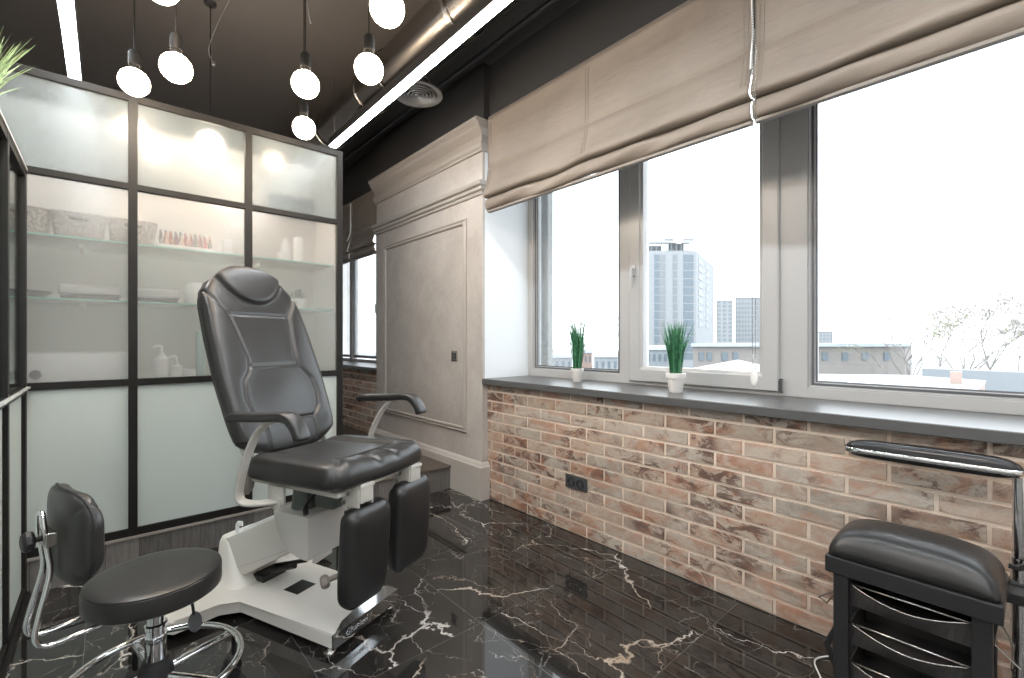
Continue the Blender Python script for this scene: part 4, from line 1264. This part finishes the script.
# ================================================================== OUTSIDE
CW = Vector((.6613, .7501)); CR = Vector((.7501, -.6613))
def at(px, t):
    p = CW*t+CR*((px-512)/460*t); return p.x, p.y
def zz(py, t): return 1.2-(py-341)/460*t
snow = mat('snow', (.34, .36, .38), .9)
ow = mat('pale render', (.215, .225, .235), .9)
owin = mat('blue grey window band', (.095, .12, .14), .4)
osmall = mat('grey window', (.14, .15, .16), .5)
obrick = mat('far brick', (.30, .22, .19), .9)
ogrey = mat('grey roof edge', (.19, .21, .225), .8)
struct('floor_outside', B(2.9, 400, -300, 400, -9.4, -9), snow)
def quadbox(bm, a, b_, c, z0, z1):
    """box on parallelogram a-b-c (+ d)"""
    a, b_, c = Vector(a), Vector(b_), Vector(c); d = a+c-b_
    prism(bm, [tuple(a), tuple(b_), tuple(c), tuple(d)], 2, z0, z1)
def facade_rect(bm, a, b_, t0, t1, z0, z1, out=.06):
    a, b_ = Vector(a), Vector(b_); e = (b_-a); n = Vector((e.y, -e.x)).normalized()
    if n.dot(-a) < 0: n = -n
    p, q = a+e*t0, a+e*t1
    quadbox(bm, p+n*out, q+n*out, q-n*out, z0, z1)
# tower
A, C_, D = at(622, 80), at(696, 80), at(714, 98)
tw = thing('tower_block', 'tall pale tower block with blue grey windows seen through the opening sash', 'building', (C_[0], C_[1], -9))
def OT(bm, name, m, root):
    o = link(name, bm, m, root)
    for v_ in o.data.vertices: v_.co -= root.location
    return o
bm = bmesh.new(); quadbox(bm, A, C_, D, -9, 16.9); OT(bm, 'wall', ow, tw)
zf = [16.2-i*1.42 for i in range(13)]
for i, z in enumerate(zf):
    for t0, t1 in ((.70, .905),):
        pass
    for t0, t1 in ((.02, .13), (.17, .28), (.44, .495), (.505, .585), (.69, .745), (.83, .965)):
        bm = bmesh.new(); facade_rect(bm, A, C_, t0, t1, z-1.2, z); OT(bm, 'window', owin if t0 > .8 or t0 < .5 else osmall, tw)
for i, z in enumerate(zf[:9]):
    for t0, t1 in ((.12, .3), (.5, .62)):
        bm = bmesh.new(); facade_rect(bm, C_, D, t0, t1, z-1.1, z-.2); OT(bm, 'side_window', osmall, tw)
bm = bmesh.new()
for p0, p1, z0, z1 in ((648, 662, 16.9, 18.6), (664, 690, 16.9, 17.8), (668, 684, 17.8, 19.2)):
    quadbox(bm, at(p0, 84), at(p1, 84), at(p1, 88), z0, z1)
for p0 in range(646, 694, 5): quadbox(bm, at(p0, 83), at(p0+.7, 83), at(p0+.7, 83.5), 16.9, 18.9)
quadbox(bm, at(644, 83), at(690, 83), at(690, 83.6), 18.8, 19.1); quadbox(bm, at(664, 85), at(694, 85), at(694, 85.6), 19.8, 20.1)
OT(bm, 'roof_structure', osmall, tw)
# grid blocks far away
def grid_block(px0, px1, y0, y1, t, nx, ny, label, m=osmall):
    a, b_, c = at(px0, t), at(px1, t), at(px1, t*1.12)
    r = thing('apartment_building', label, 'building', (a[0], a[1], -9))
    bm = bmesh.new(); quadbox(bm, a, b_, c, -9, zz(y0, t)); OT(bm, 'wall', ow, r)
    bm = bmesh.new(); H_ = zz(y0, t)-zz(y1, t)
    for i in range(nx):
        for j in range(ny):
            z = zz(y1, t)+H_*(j+.25)/ny; facade_rect(bm, a, b_, (i+.25)/nx, (i+.8)/nx, z, z+H_/ny*.55, .1)
    OT(bm, 'window_grid', m, r); return r
grid_block(716, 733, 300, 342, 150, 3, 10, 'pale apartment block directly right of the tower block')
grid_block(735, 762, 297, 342, 170, 9, 10, 'distant apartment block with a fine window grid near the bead chain')
grid_block(812, 833, 331, 344, 190, 6, 4, 'tiny distant block above the long low building')
# long low building
a, b_, c = at(693, 40), at(905, 40), at(912, 46)
lb = thing('low_building', 'long low grey brown building with a snowy flat roof beyond the windows', 'building', (a[0], a[1], -9))
bm = bmesh.new(); quadbox(bm, a, b_, c, -9, .72); OT(bm, 'wall', mat('grey brown wall', (.19, .175, .165), .9), lb)
bm = bmesh.new(); quadbox(bm, at(691, 39.6), at(908, 39.6), at(915, 46.4), .72, 1.0); OT(bm, 'roof', mat('grey snowy roof edge', (.30, .33, .36), .9), lb)
for px0, px1 in ((699, 704), (707, 712), (722, 728), (733, 738), (822, 828), (842, 848), (862, 868), (884, 890)):
    bm = bmesh.new(); facade_rect(bm, at(px0, 39.97), at(px1, 39.97), 0, 1, -.5, .2, .05); OT(bm, 'window', owin, lb)
# foreground snowy roof with brick edge and chimney
rt = thing('snowy_roof', 'flat snow covered roof with brick edge in front of the right window', 'building', (at(811, 20)[0], at(811, 20)[1], -9))
bm = bmesh.new(); prism(bm, [at(800, 27), at(905, 26), at(985, 22.5), at(973, 18.0), at(850, 20.5), at(848, 22.5), at(800, 23)], 2, -9, -.86); OT(bm, 'wall', obrick, rt)
bm = bmesh.new(); prism(bm, [at(800, 27.3), at(905, 26.3), at(986, 22.6), at(974, 17.8), at(849, 20.3), at(847, 22.3), at(800, 22.8)], 2, -.86, -.74); OT(bm, 'snow_layer', snow, rt)
cpx = at(956, 21)
bm = bmesh.new(); quadbox(bm, at(950, 20.8), at(962, 20.8), at(962, 21.5), -.739, -.2)
ch = tag(link('chimney', bm, obrick), 'small brick chimney standing on the snowy roof', 'chimney')
# tent-like white roof below the sash
rt = thing('gable_roof', 'low white snow covered gable roof just below the opening sash', 'building', (at(725, 24)[0], at(725, 24)[1], -9))
bm = bmesh.new(); quadbox(bm, at(680, 24), at(775, 24), at(780, 30), -9, -.62)
a_, b2, c2, d2 = at(680, 24), at(775, 24), at(780, 30), at(688, 30); r0, r1 = at(728, 24), at(738, 30)
V_ = [bm.verts.new((*p, z)) for p, z in ((a_, -.62), (b2, -.62), (c2, -.62), (d2, -.62), (r0, -.02), (r1, -.02))]
for f in ((0, 1, 4), (1, 2, 5, 4), (3, 0, 4, 5), (2, 3, 5)): bm.faces.new([V_[i] for i in f])
OT(bm, 'roof', snow, rt)
# parapet on the right and small houses through the left pane
bm = bmesh.new(); quadbox(bm, at(922, 30), at(1100, 24), at(1100, 24.8), -9, -.6)
tag(link('parapet', bm, ogrey), 'dark grey roof parapet running behind the snowy roof on the right', 'wall')
for i, (p0, p1, y0, t, m, lab) in enumerate(((548, 572, 354, 50, ow, 'small pale house at the left of the far pane'), (575, 592, 350, 58, obrick, 'small brown house behind the left potted grass'),
        (594, 618, 353, 44, ow, 'low pale house right of the left potted grass'), (646, 668, 346, 46, ogrey, 'grey low house at the foot of the tower block'))):
    r = thing('house', lab, 'building', (*at(p0, t), -9))
    bm = bmesh.new(); quadbox(bm, at(p0, t), at(p1, t), at(p1, t+6), -9, zz(y0, t)-.4); OT(bm, 'wall', m, r)
    bm = bmesh.new(); quadbox(bm, at(p0-.5, t-.2), at(p1+.5, t-.2), at(p1+.5, t+6.2), zz(y0, t)-.4, zz(y0, t)); OT(bm, 'roof', snow, r)
    for k in range(4):
        q = p0+(p1-p0)*(k+.3)/4
        bm = bmesh.new(); facade_rect(bm, at(q, t-.02), at(q+(p1-p0)*.1, t-.02), 0, 1, zz(y0, t)-1.5, zz(y0, t)-.8, .05); OT(bm, 'window', owin, r)
# trees
bark = mat('pale bark', (.20, .185, .17), .9)
def tree(px, t, ztop, label, spread, leaf=None, n=5, seed=1):
    rnd = random.Random(seed)
    x, y = at(px, t)
    r = thing('tree', label, 'tree', (x, y, -9))
    bm = bmesh.new(); H_ = ztop+9; tips = []
    def br(p, d, l, rad, dep):
        q = p+d*l
        tube(bm, [p, p.lerp(q, .5)+Vector((rnd.uniform(-.04, .04), rnd.uniform(-.04, .04), 0))*l, q], [rad, rad*.85, rad*.65], 5)
        if dep == 0: tips.append(q); return
        for k in range(rnd.choice((2, 3)) if dep < n else 4):
            nd = (d+Vector((rnd.uniform(-1, 1), rnd.uniform(-1, 1), rnd.uniform(-.35, .55)))*spread).normalized()
            br(q, nd, l*rnd.uniform(.62, .82), rad*.62, dep-1)
    br(Vector((0, 0, 0)), Vector((0, 0, 1)), H_*.36, H_*.012, n)
    link('branches', bm, bark, r)
    if leaf:
        bm = bmesh.new()
        for q in tips:
            for k in range(7):
                c = q+Vector((rnd.gauss(0, .4), rnd.gauss(0, .4), rnd.gauss(0, .4))); s = rnd.uniform(.05, .13)*t/50
                e1 = Vector((rnd.uniform(-1, 1), rnd.uniform(-1, 1), rnd.uniform(-1, 1))).normalized()*s; e2 = e1.orthogonal().normalized()*s*.6
                bm.faces.new([bm.verts.new(c+v_) for v_ in (e1, e2, -e1, -e2)])
        link('foliage', bm, leaf, r)
leafm = mat('yellow green leaves', (.14, .16, .055), .7)
dryleaf = mat('dry brown leaves', (.22, .205, .18), .8)
tree(915, 36, 2.2, 'yellow green tree at the right end of the long low building', .75, leafm, 5, 3)
tree(965, 52, 5.2, 'large bare tree in the haze at the right', .8, dryleaf, 6, 5)
tree(990, 74, 6.4, 'bare tree in the haze, rightmost beside the large one', .8, dryleaf, 6, 8)
tree(940, 96, 4.6, 'smaller bare tree left of the large hazy one', .8, dryleaf, 5, 11)
tree(588, 74, 4.2, 'bare bush behind the left potted grass, outside', .9, dryleaf, 5, 13)
tree(1019, 128, 5.0, 'bare tree at the extreme right edge of the view', .8, dryleaf, 5, 17)
